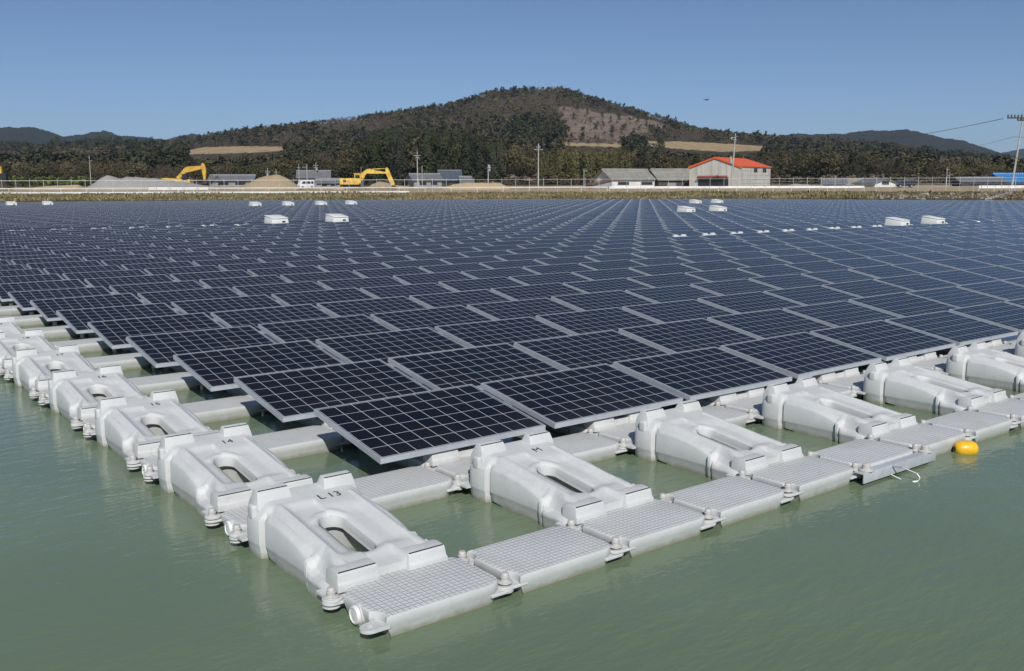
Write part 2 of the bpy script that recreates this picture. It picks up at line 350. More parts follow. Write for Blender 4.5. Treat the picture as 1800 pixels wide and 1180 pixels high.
# ------------------------------------------------------------------ the floating array
P, Q = 1.769, 1.721                                   # pitch along a row (x) and from row to row (y)
PW, PD, TILT, PZ = 1.66, 1.116, R(10.07), 0.265       # panel width, depth, tilt, height of its low front edge
XF, XW = 0.85, 0.8845*1.0                             # float centre under a panel; walkway floats every half pitch
ORD = 'first second third fourth fifth sixth seventh eighth ninth tenth eleventh twelfth thirteenth fourteenth fifteenth sixteenth seventeenth eighteenth nineteenth twentieth'.split()
def ordn(n):
    if n < 20: return ORD[n]
    return 'twenty-'+ORD[n-20] if n < 29 else ('thirtieth' if n == 29 else 'thirty-'+ORD[n-30])
CW = 'two three four five six seven eight nine ten eleven twelve thirteen fourteen fifteen sixteen seventeen eighteen nineteen twenty'.split()
def photo_px(x, y, z):
    d = Vector((x, y, z))-Vector(CAM); w = d.dot(_F)
    return (900+PX*d.dot(_R)/w, 590-PX*d.dot(_U)/w, w)

def main_float_body():
    sv = [.055, .075, .10, .13, .17, .20]+[.20+.0125*i for i in range(1, 10)]+[.325, .335, .345, .355, .362, .372, .385, .395, .41]+[.41+.0125*i for i in range(1, 34)]+[.84, .86, .88, .91, .94, .968, .982, .998, 1.012, 1.03, 1.06, 1.10, 1.14, 1.18, 1.21, 1.235, 1.252, 1.262]
    hw = [(.055, .345), (.075, .375), (.10, .39), (.17, .40), (.32, .40), (.335, .398), (.345, .372), (.355, .372), (.362, .388), (.385, .388), (.395, .366), (.968, .366), (.982, .350), (.998, .350), (1.012, .388), (1.06, .398), (1.14, .40), (1.18, .393), (1.21, .378), (1.235, .352), (1.252, .315), (1.262, .27)]
    ze = [(.055, .10), (.075, .115), (.16, .128), (.28, .125), (.335, .140), (.362, .180), (.385, .192), (.395, .186), (.5, .221), (.63, .25), (.78, .268), (.93, .272), (1.0, .266), (1.06, .266), (1.2, .25), (1.25, .235), (1.262, .225)]
    zb = [(.055, -.06), (.80, -.06), (.86, .012), (.968, .022), (.982, -.06), (1.262, -.06)]
    xin = [-.337, -.327, -.316, -.307, -.300, -.28, -.266, -.25, -.238, -.22, -.20, -.18, -.165]+[-.155+.0103*i for i in range(31)]+[.165, .18, .20, .22, .238, .25, .266, .28, .300, .307, .316, .327, .337]
    sm = lambda a, b, x: (lambda t: t*t*(3-2*t))(min(1, max(0, (x-a)/(b-a))))
    SX = -.035
    def ztop(x, s):
        pl = .20+.135*s; ax = abs(x); z = pl
        z += .014*sm(.238, .249, ax)*(1-sm(.272, .30, ax))*sm(.10, .16, s)*(1-sm(.97, 1.02, s))      # long ribs
        x0_ = .262+.062*(1-sm(.12, .36, s))
        if ax > x0_:                                   # skirt falling from the rib to the curved outer edge
            q = min(1, (ax-x0_)/(.337-x0_)); e = interp(s, ze); hi = sm(.96, 1.03, s)
            z += (e+.012-z)*(q**1.25*(1-hi)+.45*q**3*hi)
        z -= .006*sm(.300, .307, ax)*(1-sm(.307, .316, ax))*sm(.10, .16, s)*(1-sm(.97, 1.0, s))        # fine groove
        z -= .024*(1-sm(.19, .235, ax))*sm(.20, .32, s)*(1-sm(.74, .90, s)*(1 if x > -.02 else .0))*(1-sm(.93, 1.0, s))  # trough round the slot
        z -= .030*(1-sm(.082, .104, ax))*(1-sm(.15, .27, s))                                          # channel between the low rails
        cy = min(.69, max(.335, s)); d = math.hypot(x-SX, s-cy)-.088                                     # the slot
        if d < .06: z -= .016*(1-max(d, 0)/.06)**2
        if d < 0: z -= min(1, -d/.013)*.062
        z += .02*(1-sm(.0, .05, abs(d-.02)))*sm(.70, .76, s)*0.8                                       # its rolled upper rim
        return z
    V = []; cols = None
    for s in sv:
        h = interp(s, hw); e = interp(s, ze); b = interp(s, zb); ml = max(b+.012, min(.092, e-.035))
        def side(sg): return [(sg*(h-.018), b), (sg*(h-.0035), ml-.005), (sg*(h-.001), ml), (sg*h, ml+.012), (sg*(h-.002), e-.014), (sg*(h-.011), e)]
        k = min(.337, h-.018)/.337
        L = side(-1)+[(x*k if abs(x) > .2 else x, ztop(x, s) if s < 1.2 else ztop(x, s)-(.10*((s-1.2)/.062)**2)) for x in xin]+side(1)[::-1]
        V.append([(x, s, z) for x, z in L])
    n = len(V[0]); mb = MB(); flat = [p for r in V for p in r]
    fs = [(i*n+j, i*n+j+1, (i+1)*n+j+1, (i+1)*n+j) for i in range(len(V)-1) for j in range(n-1)]
    def hole(p): return math.hypot(p[0]-SX, p[1]-min(.69, max(.335, p[1])))-.088 < -.0125
    fs = [f for f in fs if not any(hole(flat[q]) and flat[q][2] > .04 and flat[q][1] < 1 for q in f)]
    fs += [tuple(range(n-1, -1, -1)), tuple((len(V)-1)*n+j for j in range(n))]
    mb.add(flat, fs)
    ch = [(SX+.080*math.cos(a), .335+.080*math.sin(a)) for a in [R(180+15*i) for i in range(13)]]+[(SX+.080*math.cos(a), .69+.080*math.sin(a)) for a in [R(15*i) for i in range(13)]]
    n2 = len(ch); sc = lambda p, k: (SX+(p[0]-SX)*k, .5125+(p[1]-.5125)*k)
    off = lambda p, r: (SX+(p[0]-SX)*r/.08, min(.69, max(.335, p[1]))+(p[1]-min(.69, max(.335, p[1])))*r/.08)
    rows = [[(*off(p, .0865), .20+.135*p[1]-.030) for p in ch], [(*off(p, .0795), .20+.135*p[1]-.055) for p in ch], [(*off(p, .0790), .20+.135*p[1]-.100) for p in ch], [(*off(p, .125), .20+.135*p[1]-.125) for p in ch], [(*off(p, .19), -.06) for p in ch]]
    mb.add([p for r in rows for p in r], [(a*n2+i, (a+1)*n2+i, (a+1)*n2+(i+1)%n2, a*n2+(i+1)%n2) for a in range(4) for i in range(n2)])
    return mb
def rail_meshes():
    def lo(x0, x1):
        r = MB().prism_x([(.008, .11), (.008, .150), (.022, .158), (.030, .205), (.040, .217), (.118, .2225), (.165, .212), (.165, .11)], x0, x1, tap=.012).mesh('support_rail', M['plastic'], .006)
        return r, MB().prism_x([(.0375, .2115), (.0375, .2180), (.0425, .2195), (.0425, .2115)], x0+.018, x1-.018).mesh('gap_shade_strip', M['black'])  # black strip painted in for the dark, shaded gap along the rail top
    def hi(x0, x1):
        r = MB().prism_x([(1.075, .30), (1.085, .350), (1.108, .400), (1.118, .413), (1.175, .420), (1.22, .33), (1.22, .26)], x0, x1, tap=.03).mesh('support_rail', M['plastic'], .008)
        return r, MB().prism_x([(1.1165, .408), (1.1165, .4145), (1.1215, .4155), (1.1215, .408)], x0+.034, x1-.034).mesh('gap_shade_strip', M['black'])  # same black strip, in place of the shaded gap on the high rail
    return [lo(-.37, -.095), lo(.095, .37), hi(-.372, -.10), hi(.10, .365)]
def float_lugs():
    out = []
    for sg in (-1, 1):
        for y, y2 in ((.02, .16), (1.312, 1.18)):       # pierced lugs where the floats are pinned together
            pts = [(sg*.4+.06*math.cos(t), y+.055*math.sin(t)) for t in [2*math.pi*i/16 for i in range(16)]]
            out.append(MB().loft(pts, [(.080, .004), (.083, 0), (.095, 0), (.098, .004)]).box(*sorted((sg*.27, sg*.43)), *sorted((y, y2)), .081, .0965).mesh('pin_lug', M['plastic'], sm=40))
    return out
FLUG = float_lugs()
body_me = main_float_body().mesh('body', M['plastic'], sm=38); RAILS = rail_meshes()
knob_me = MB().box(-.398, -.352, 1.075, 1.15, .24, .338).mesh('corner_block', M['plastic'], .02, seg=3)
vent_me = MB().lathe([(.018, 0), (.018, .010), (.013, .016), (.0, .017)], 14, Matrix.Translation((.335, 1.035, .268))).mesh('air_plug', M['bolt'], sm=40)
def text_mesh(txt):
    cu = bpy.data.curves.new('t', 'FONT'); cu.body = txt; cu.size = .098; cu.extrude = .0006; cu.space_word = .8; cu.align_x = 'CENTER'
    o = bpy.data.objects.new('t', cu); COL.objects.link(o); dg = bpy.context.evaluated_depsgraph_get()
    me = bpy.data.meshes.new_from_object(o.evaluated_get(dg)); bpy.data.objects.remove(o); bpy.data.curves.remove(cu)
    me.materials.clear(); me.materials.append(M['ink']); me.name = 'painted_mark'; return me
def support_float(i, j, label, txt=None, group='support floats of the array'):
    t = empty('support_float', (i*P+XF+random.uniform(-.004, .004), j*Q, random.uniform(-.006, .004)), R(random.uniform(-.35, .35)), label, 'float', group)
    link('body', body_me, t)
    for l_ in FLUG: link('pin_lug', l_, t)
    for r, s in RAILS: q = link('support_rail', r, t); link('gap_shade_strip', s, q)
    link('corner_block', knob_me, t); link('air_plug', vent_me, t)
    if txt:
        k = link('painted_mark', text_mesh(txt), t); k.location = (.10, .955, .20+.135*.955+.0015); k.rotation_euler = (math.atan(.135), 0, 0)
    return t
MARKS = {-1: 'L 13', 0: '14', 1: '15', 2: '16', 3: '17', 4: '18', 5: '19', 6: '20', 7: '21', 8: '22'}
for j in range(-1, 8):
    support_float(-1, j, 'pale grey support float marked L 13 at the near corner of the array' if j < 0 else 'bare grey support float marked %s along the left edge' % MARKS[j], MARKS[j])
FR = ['bare grey support float marked M, right of the corner float', 'bare grey support float two places right of the corner float on the front edge', 'bare grey support float three places right of the corner float on the front edge', 'bare grey support float four places right of the corner float, near the buoy', 'bare grey support float five places right of the corner float on the front edge', 'bare grey support float cut by the right edge of the photo']
for i in range(6): support_float(i, -1, FR[i], 'M' if i == 0 else None)
for i in range(6): support_float(i, 0, 'support float under the low edge of the %s front-row panel from the left' % ORD[i])
for j in range(1, 6): support_float(0, j, 'support float in shade under the left end of the %s panel row' % ORD[j])

def arc(cx, cy, r, a0, a1, n): return [(cx+r*math.cos(R(a0+(a1-a0)*i/n)), cy+r*math.sin(R(a0+(a1-a0)*i/n))) for i in range(n+1)]
OPEN = []
def lug_ring(out, x, y, z0):                          # the same lug with its pin hole open
    n = 20; c = [(x+.026*math.cos(2*math.pi*i/n), y+.019*math.sin(2*math.pi*i/n)) for i in range(n)]
    o = []
    for (px_, py_) in c:                               # ray from the hole to the outline
        dx, dy = px_-x, py_-y; best = 9
        for q in range(len(out)):
            (ax, ay), (bx, by) = out[q], out[(q+1)%len(out)]; ex, ey = bx-ax, by-ay; den = dx*ey-dy*ex
            if abs(den) < 1e-9: continue
            t = ((ax-x)*ey-(ay-y)*ex)/den; u = ((ax-x)*dy-(ay-y)*dx)/den
            if t > 0 and -1e-6 <= u <= 1+1e-6: best = min(best, t)
        o.append((x+dx*best, y+dy*best))
    V = [(p[0], p[1], z) for z in (z0, z0+.019) for ring in (c, o) for p in ring]
    F = []
    for i in range(n):
        j = (i+1)%n; F += [(i, j, n+j, n+i)[::-1], (2*n+i, 2*n+j, 3*n+j, 3*n+i)[::-1], (n+i, n+j, 3*n+j, 3*n+i), (i, j, 2*n+j, 2*n+i)[::-1]]
    return MB().add(V, F).mesh('pin_lug', M['plastic'])
def walkway_meshes():
    o = [(-.405, .06), (-.408, 0), (-.405, -.06)]+arc(-.4425, -.215, .085, 64, -33, 8)
    o += arc(.30, -.152, .110, -90, 0, 7)+arc(.30, .152, .110, 0, 90, 7)+arc(-.4425, .215, .085, 33, -64, 8)
    mb = MB(); mb.loft(o, [(-.07, .035), (.015, .022), (.060, .008), (.085, .0), (.108, .0), (.118, .003), (.1235, .010), (.125, .018)])
    me = mb.mesh('deck', M['deck'], sm=32)
    lms = []
    for x, z0 in ((-.4425, .060), (.4425, .040)):
        for y in (-.21, .21):
            sg = 1 if x < 0 else -1; sy = 1 if y < 0 else -1; lug = MB()
            pts = [(x+.053*math.cos(t), y+.050*math.sin(t)) for t in [2*math.pi*i/20 for i in range(20)]]
            E0 = max(range(20), key=lambda i: -sg*pts[i][0])
            half = [p for p in pts if sg*(p[0]-x) <= 1e-6]
            half.sort(key=lambda p: math.atan2(p[1]-y, -sg*(p[0]-x)))
            out = half+[(x+sg*.13, y+.050), (x+sg*.13, y-.050)]
            ar = sum(out[i][0]*out[(i+1)%len(out)][1]-out[(i+1)%len(out)][0]*out[i][1] for i in range(len(out)))
            if ar < 0: out = out[::-1]
            lug.loft(out, [(z0, .004), (z0+.004, 0), (z0+.015, 0), (z0+.019, .004)])
            if x < 0 and y < 0: OPEN.append(lug_ring(out, x, y, z0))
            lms.append(lug.mesh('pin_lug', M['plastic'], sm=40))
    b = MB()
    b.lathe([(.020, .050), (.046, .052), (.050, .056), (.046, .060), (.026, .064), (.026, .104), (.043, .106), (.046, .109), (.044, .113), (.030, .115), (.0255, .118), (.0252, .134), (.028, .136), (.028, .141), (.0235, .143), (.0230, .160), (.019, .165), (.008, .166)], 16)
    bm_ = b.mesh('bolt', M['bolt'], sm=40)
    c = MB().lathe([(.052, 0), (.052, .030), (.047, .036), (.040, .037), (.038, .032), (.030, .032), (.0, .036)], 20, Matrix.Translation((-.395, -.015, .066))@Matrix.Rotation(R(-90), 4, 'Y')).mesh('end_plug', M['plug'], sm=40)
    sk = MB().lathe([(.064, 0), (.062, .02)], 20, Matrix.Translation((-.392, -.015, .066))@Matrix.Rotation(R(-90), 4, 'Y')).mesh('plug_collar', M['plastic'], sm=40)
    return me, lms, bm_, c, sk
DECK, LUG, BOLT, PLUG, COLLAR = walkway_meshes()
def walkway(k, j, label, bolts=((-.4425, -.21), (-.4425, .21)), plug=False):
    t = empty('walkway_float', (.882+k*P/2, j*Q-.19+random.uniform(-.004, .004), random.uniform(-.006, .006)), R(random.uniform(-.5, .5)), label, 'float', 'walkway floats of the array')
    link('deck', DECK, t)
    for q, lm in enumerate(LUG): link('pin_lug', OPEN[0] if (q == 0 and len(bolts) == 1) else lm, t)
    for x, y in bolts: b = link('bolt', BOLT, t); b.location = (x, y, -.012)
    if plug: q = link('plug_collar', COLLAR, t); link('end_plug', PLUG, q)
    return t
FW = ['at the near left corner, with an open lug', 'second from the near corner, before the gap beside float L 13', 'third from the near corner, below float M', 'fourth from the near corner along the front edge', 'fifth from the near corner along the front edge', 'sixth from the near corner, left of the steel bar', 'seventh from the near corner, behind the steel bar', 'eighth from the near corner, behind the yellow buoy', 'ninth from the near corner, right of the buoy', 'tenth from the near corner, near the right edge of the photo', 'eleventh from the near corner, at the right edge of the photo', 'twelfth from the near corner along the front edge']
for n, k in enumerate(range(-2, 10)):
    walkway(k, -1, 'grey gridded walkway float '+FW[n], ((-.4425, .21),) if k == -2 else ((-.4425, -.21), (-.4425, .21)), k == -2)
for n, k in enumerate(range(-2, 12)):
    lb = {-2: 'walkway float end with white plug between floats L 13 and 14', -1: 'walkway float bridging the gap between floats L 13 and M'}.get(k, 'walkway float tucked under the low front edge of the array, %s behind the front gaps' % ORD[n])
    walkway(k, 0, lb, plug=k == -2)
for j in range(1, 10):
    for k in (-2, -1, 0):
        a, b_ = MARKS[j-1].split()[-1], MARKS.get(j, '23')
        lb = {-2: 'narrow walkway float end with plug between floats %s and %s' % (a, b_), -1: 'sunlit walkway float leading from between floats %s and %s to the panels' % (a, b_), 0: 'shaded walkway float under the panels, level with the joint of floats %s and %s' % (a, b_)}[k]
        walkway(k, j, lb, plug=k == -2)

# panels
ct, st = math.cos(TILT), math.sin(TILT)
def pp(u, v, w): return (u, v*ct-w*st, v*st+w*ct)
FT = .046
def bars(): return [(0, PW, 0, .012), (0, PW, PD-.012, PD), (0, .012, .012, PD-.012), (PW-.012, PW, .012, PD-.012)]
def panel_meshes():
    fr = MB()
    for u0, u1, v0, v1 in bars():
        vs = [pp(*p) for p in ((u0,v0,-FT),(u1,v0,-FT),(u1,v1,-FT),(u0,v1,-FT),(u0,v0,0),(u1,v0,0),(u1,v1,0),(u0,v1,0))]
        fr.add(vs, [(0,3,2,1),(4,5,6,7),(0,1,5,4),(1,2,6,5),(2,3,7,6),(3,0,4,7)])
    for u0, u1 in ((.0015, PW-.0015),):                   # rolled line along the front face, bottom flange
        vs = [pp(*p) for p in ((u0,-.0035,-FT+.001),(u1,-.0035,-FT+.001),(u1,.03,-FT+.001),(u0,.03,-FT+.001),(u0,-.0035,-FT+.018),(u1,-.0035,-FT+.018),(u1,.03,-FT+.018),(u0,.03,-FT+.018))]
        fr.add(vs, [(0,3,2,1),(4,5,6,7),(0,1,5,4),(1,2,6,5),(2,3,7,6),(3,0,4,7)])
    frame = fr.mesh('frame', M['alu'])
    a, b = .012, .012; w0, w1 = -.0025, -.007
    V = [pp(a, b, w0), pp(PW-a, b, w0), pp(PW-a, PD-b, w0), pp(a, PD-b, w0)]
    u = lambda x: (x-.025)/((PW-.05)/10); v = lambda y: (y-.025)/((PD-.05)/6)
    uv = [(u(a), v(b)), (u(PW-a), v(b)), (u(PW-a), v(PD-b)), (u(a), v(PD-b))]
    V2 = [pp(a, b, w1), pp(a, PD-b, w1), pp(PW-a, PD-b, w1), pp(PW-a, b, w1)]
    cells = np_mesh('cell_sheet', V+V2, [(0, 1, 2, 3), (4, 5, 6, 7)], [M['cells'], M['backsheet']], mi=[0, 1], uv=uv+[(0, 0)]*4)
    cl = MB()
    for u0, u1 in ((PW, PW+.034),):
        for v0, v1 in ((.42, .58),):
            vs = [pp(*p) for p in ((u0,v0,-.040),(u1,v0,-.040),(u1,v1,-.040),(u0,v1,-.040),(u0,v0,-.034),(u1,v0,-.034),(u1,v1,-.034),(u0,v1,-.034))]
            cl.add(vs, [(0,3,2,1),(4,5,6,7),(0,1,5,4),(1,2,6,5),(2,3,7,6),(3,0,4,7)])
    return frame, cells, cl.mesh('clamp', M['alu'])
PFR, PCELL, PCL = panel_meshes()
def missing(i, j):
    return (j == 11 and 14 <= i <= 28) or (j == 24 and (3 <= i <= 13 or 28 <= i <= 34))
cand = []
for j in range(0, 110):
    for i in range(0, 110):
        x, y = i*P+PW/2, j*Q+PD/2
        D = (x-CAM[0])*FH[0]+(y-CAM[1])*FH[1]
        px, py, w = photo_px(x, y, PZ)
        far = np.interp(px, [0, 450, 900, 1300, 1800], [126, 140, 143, 140, 116])
        if w > 0.5 and D < far and (-90 if D > 40 else -420) < px < (1890 if D > 40 else 2150) and not missing(i, j):
            vis = -20 < px < 1820
            cand.append((D if vis else D+15, i, j))
cand.sort(); NEAR = cand[:300]; FARP = cand[300:]
for D, i, j in NEAR:
    row = 'front' if j == 0 else ordn(j)
    lb = 'dark solar panel at the left end of the %s row' % row if i == 0 else 'dark solar panel, %s from the left end in the %s row' % (ordn(i), row)
    t = empty('solar_panel', (i*P, j*Q, PZ), 0, lb, 'solar panel', 'solar panels of the near rows')
    t.rotation_euler = (random.uniform(-.006, .006), random.uniform(-.005, .005), random.uniform(-.0015, .0015))
    link('frame', PFR, t); link('cell_sheet', PCELL, t); link('clamp', PCL, t)
# the thousands behind them
V, F, MI, UV = [], [], [], []
tmpl_v, tmpl_f, tmpl_m, tmpl_uv = [], [], [], []
for u0, u1, v0, v1 in bars():
    b = len(tmpl_v); e = .016
    tmpl_v += [pp(*p) for p in ((u0,v0,-FT),(u1,v0,-FT),(u1,v1,-FT),(u0,v1,-FT),(u0,v0,0),(u1,v0,0),(u1,v1,0),(u0,v1,0))]
    for f in ((4,5,6,7),(0,1,5,4),(1,2,6,5),(2,3,7,6),(3,0,4,7)): tmpl_f.append([b+q for q in f]); tmpl_m.append(0); tmpl_uv += [(0, 0)]*4
b = len(tmpl_v); tmpl_v += [tuple(v.co) for v in PCELL.vertices][:4]; tmpl_f.append([b, b+1, b+2, b+3]); tmpl_m.append(1)
uu = lambda x: (x-.025)/((PW-.05)/10); vv = lambda y: (y-.025)/((PD-.05)/6)
cuv = np.array([(uu(.012), vv(.012)), (uu(PW-.012), vv(.012)), (uu(PW-.012), vv(PD-.012)), (uu(.012), vv(PD-.012))])
tv, tf = np.array(tmpl_v), np.array(tmpl_f); tu = np.array(tmpl_uv)
idx = np.array([(i, j) for _, i, j in FARP], float); N = len(idx)
off = np.stack([idx[:, 0]*P, idx[:, 1]*Q, np.full(N, PZ)], 1)
off += rng.normal(0, .004, off.shape); rx = rng.normal(0, .003, N); ry = rng.normal(0, .003, N)
VV = tv[None]+off[:, None]; VV[:, :, 2] += tv[None, :, 1]*rx[:, None]-tv[None, :, 0]*ry[:, None]
FF = tf[None]+(np.arange(N)*len(tv))[:, None, None]
UU = np.concatenate([np.broadcast_to(tu, (N,)+tu.shape), cuv[None]+idx[:, None]*np.array((13., 7.))], 1)
pm = np_mesh('solar_panels', VV.reshape(-1, 3), FF.reshape(-1, 4), [M['alu'], M['cells']], np.tile(tmpl_m, N), uv=UU.reshape(-1, 2))
tag(link('solar_panels', pm), 'thousands of dark blue solar panels filling the pond behind the nearest rows', 'solar panels', kind='stuff')

# white float backs showing where the cable rows carry no panels
for i in range(14, 24):
    support_float(i, 11, 'white twin-humped float back, %s from the left in the right-hand cable row' % ORD[i-14], group='bare floats in the cable rows')
for i in range(3, 11):
    support_float(i, 24, 'pair of thin white float rails, %s from the left in the far left cable row' % ORD[i-3], group='bare floats in the cable rows')
M['boxpaint'] = simple('white_cabinet_paint', (.78, .78, .75), .45, 0, .06, 3)
M['darkvent'] = simple('dark_vent', (.04, .045, .05), .6)
# combiner cabinets: low white boxes with sloping ends
def cabinet_parts(L, Wd, H):
    pr = [(-Wd/2, 0), (Wd/2, 0), (Wd/2-.04, H), (-Wd/2+.03, H*.66)]
    b = MB().prism_x(pr, -L/2, L/2, tap=.05).mesh('housing', M['boxpaint'], .02)
    l = MB().prism_x([(-Wd/2-.015, H*.66), (-Wd/2+.0, H*.73), (Wd/2-.03, H*1.075), (Wd/2, H*1.0)], -L/2+.02, L/2-.02).mesh('lid', M['boxpaint'], .008)
    v = MB().box(L/2-.38, L/2-.20, -Wd/2-.012, -Wd/2+.05, .06, .14).mesh('cable_port', M['darkvent'])
    f = [MB().box(s*L*.36-.05, s*L*.36+.05, q*Wd*.4-.05, q*Wd*.4+.05, -.30, .0).mesh('foot', M['galv']) for s in (-1, 1) for q in (-1, 1)]
    return [b, l, v]+f
CB = cabinet_parts(.95, 1.0, .40)
def row_point(px, row, fr):                            # where the sight plane through px meets a row
    y = row*Q+fr; a = (px-900)/PX; dx, dy = FH+RH*a*math.cos(PITCH)
    t = (y-CAM[1])/dy; return CAM[0]+dx*t, y
for px, row, fr, lb in ((484, 24, .55, 'large white cabinet among the panels, left of the near pair'), (591, 24, .55, 'large white cabinet among the panels, right of the left pair, beneath the sand pile'),
        (1582, 11, .8, 'big white wedge cabinet at the right end of the white humps'), (1645, 11, .8, 'big white wedge cabinet furthest right among the panels'),
        (1208, 24, .9, 'white cabinet in the right field, nearer left one of four'), (1264, 24, .9, 'white cabinet in the right field, nearer right one of four'),
        (1224, 37, .9, 'white cabinet close to the far bank, left of the pair below the orange-roofed building'), (1262, 37, .9, 'white cabinet close to the far bank, right of the pair below the orange-roofed building'),
        (448, 50, .6, 'small white cabinet by the far bank, first of four from the left'), (506, 50, .6, 'small white cabinet by the far bank, second of four, under the van'), (564, 50, .6, 'small white cabinet by the far bank, third of four'), (617, 50, .6, 'small white cabinet by the far bank, last of four, under the excavator'),
        (18, 63, .6, 'small white cabinet by the far bank at the left edge of the photo'), (82, 63, .6, 'small white cabinet by the far bank, second from the left edge')):
    x, y = row_point(px, row, fr)
    t = empty('cable_cabinet', (x, y, .42 if row != 11 else .36), 0, lb, 'cabinet', 'white cable cabinets on the array')
    if row == 11: t.scale = (.88, .88, .95)
    for nm, me in zip(('housing', 'lid', 'cable_port', 'foot', 'foot', 'foot', 'foot'), CB): link(nm, me, t)

# mooring bar and buoy
M['zinc'] = simple('zinc_steel', (.52, .55, .58), .45, .2, .12, 9)
x0, x1, yb = 3.02, 4.10, -2.235
t = empty('mooring_bar', (x0, yb, .06), 0, 'grey steel angle bar bolted along the front floats with a hanging hook', 'mooring bar')
bm_ = MB().prism_x([(-.012, -.040), (.0, -.040), (.0, .030), (.075, .030), (.075, .042), (-.012, .042)], 0, x1-x0); bm_.build('angle_beam', M['zinc'], t, .003)
hk = MB().path([(.40, -.012, .03), (.42, -.09, .035), (.46, -.19, .0), (.465, -.215, -.03), (.45, -.21, -.055), (.42, -.18, -.06)], .0065); hk.path([(.34, -.04, -.02), (.37, -.11, -.05)], .0055)
hk.build('hook', simple('zinc_rod', (.50, .52, .52), .35, .5, .1), t, sm=50)
for x in (.09, .975):
    b = MB().lathe([(.055, .042), (.058, .050), (.050, .058), (.034, .060), (.033, .092), (.026, .096), (.014, .105)], 18, Matrix.Translation((x, .03, 0))).build('bolt', M['bolt'], t, sm=40)
py_ = at(1697, 791, 1)  # direction only
d = (Vector(py_)-Vector(CAM)); tt = (.035-CAM[2])/d.z; bp = Vector(CAM)+d*tt
t = empty('buoy', bp, R(-38), 'small yellow oval buoy floating off the front walkway', 'buoy')
M['yellow'] = simple('yellow_plastic', (.80, .47, .02), .35, 0, .12, 20)
Mx = Matrix.Rotation(R(90), 4, 'Y')
MB().lathe([(.022, -.098), (.034, -.096), (.052, -.085), (.066, -.06), (.073, -.02), (.074, .02), (.068, .06), (.054, .086), (.034, .098), (.02, .099)], 28, Mx).build('shell', M['yellow'], t, sm=50)
MB().lathe([(.021, -.1005), (.021, -.092)], 16, Mx).build('rope_hole', M['black'], t)

# ------------------------------------------------------------------ vegetation
def cards(P0, size, nrm, jit=.38):                      # leaf-clump quads centred at P0, facing roughly nrm
    n = len(P0); N_ = nrm+rng.normal(0, jit, (n, 3)); N_ /= np.linalg.norm(N_, axis=1, keepdims=True)+1e-9
    a = np.cross(N_, rng.normal(0, 1, (n, 3))); a /= np.linalg.norm(a, axis=1, keepdims=True)+1e-9; b = np.cross(N_, a)
    s = (size*rng.uniform(.6, 1.4, n))[:, None]; r = rng.uniform(.55, 1.0, (n, 1))
    q = np.stack([P0-a*s-b*s*r, P0+a*s*.8-b*s*r*.7, P0+a*s+b*s*r, P0-a*s*.7+b*s*r*.9], 1)
    return q
def crown(kind, h, w, n, size):                        # returns quads (n,4,3) round the trunk foot
    if kind == 'cedar':                                # narrow cone of drooping sprays
        t = rng.uniform(0, 1, n)**.8; z = h*(.12+.88*t); rad = w*.5*(1-t)**.75*rng.uniform(.55, 1.08, n)+.12
        a = rng.uniform(0, 6.283, n); rad *= 1+.22*np.sin(z*5/h*3+a*2)
        p = np.stack([rad*np.cos(a), rad*np.sin(a), z], 1); nr = np.stack([np.cos(a), np.sin(a), np.full(n, .55)], 1)
        return cards(p, size, nr)
    if kind == 'pine':                                 # open irregular tiers
        k = 7; out = []
        for q in range(k):
            t = (q+.4)/k; z = h*(.28+.70*t); rw = w*.5*(1-t*.72)*rng.uniform(.7, 1.15); a0 = rng.uniform(0, 6.28); m_ = max(3, n//k)
            a = a0+rng.normal(0, 1.5, m_); rr = rw*np.sqrt(rng.uniform(.05, 1, m_)); p = np.stack([rr*np.cos(a), rr*np.sin(a), z+rng.normal(0, h*.035, m_)-rr*.1], 1)
            out.append(cards(p, size, np.tile([0, 0, 1.], (m_, 1))+p*[.25, .25, 0]/(rw+.01)))
        return np.concatenate(out)
    if kind == 'bamboo':
        k = 9; out = []
        for q in range(k):
            a = rng.uniform(0, 6.28); r0 = w*.42*math.sqrt(rng.uniform(0, 1)); c = np.array([r0*math.cos(a), r0*math.sin(a)]); hh = h*rng.uniform(.72, 1.02); m_ = max(3, n//k)
            t = rng.uniform(.15, 1, m_); bend = np.outer(t**2.5*h*.10, [math.cos(a), math.sin(a)])
            sp = w*.13*(1.15-t)
            p = np.stack([c[0]+bend[:, 0]+rng.normal(0, 1, m_)*sp, c[1]+bend[:, 1]+rng.normal(0, 1, m_)*sp, hh*t], 1)
            out.append(cards(p, size, (p-[c[0], c[1], 0])*[1, 1, 0]+[0, 0, .8]))
        return np.concatenate(out)
    if kind == 'bare':                                  # leafless twigs: thin upright slivers in a rounded crown
        d = rng.normal(0, 1, (n, 3)); d /= np.linalg.norm(d, axis=1, keepdims=True); rr = rng.uniform(.3, 1, (n, 1))**.5
        p = d*rr*[w*.5, w*.5, h*.38]+[0, 0, h*.60]; q = cards(p, size, np.tile([0., 0, .3], (n, 1))+d*.5, 1.0)
        c = q.mean(1, keepdims=True); return c+(q-c)*[.55, .55, 1.15]
    # broadleaf: several lobes
    k = 6; out = []
    for q in range(k):
        a = rng.uniform(0, 6.28); r0 = w*.27*math.sqrt(rng.uniform(0.1, 1)); c = np.array([r0*math.cos(a), r0*math.sin(a), h*rng.uniform(.42, .78)]); lr = w*rng.uniform(.22, .33); m_ = max(3, n//k)
        d = rng.normal(0, 1, (m_, 3)); d /= np.linalg.norm(d, axis=1, keepdims=True); d[:, 2] = np.where(d[:, 2] < -.5, -d[:, 2], d[:, 2])
        out.append(cards(c+d*lr*rng.uniform(.75, 1.08, (m_, 1))*[1, 1, .85], size, d+[0, 0, .25]))
    return np.concatenate(out)
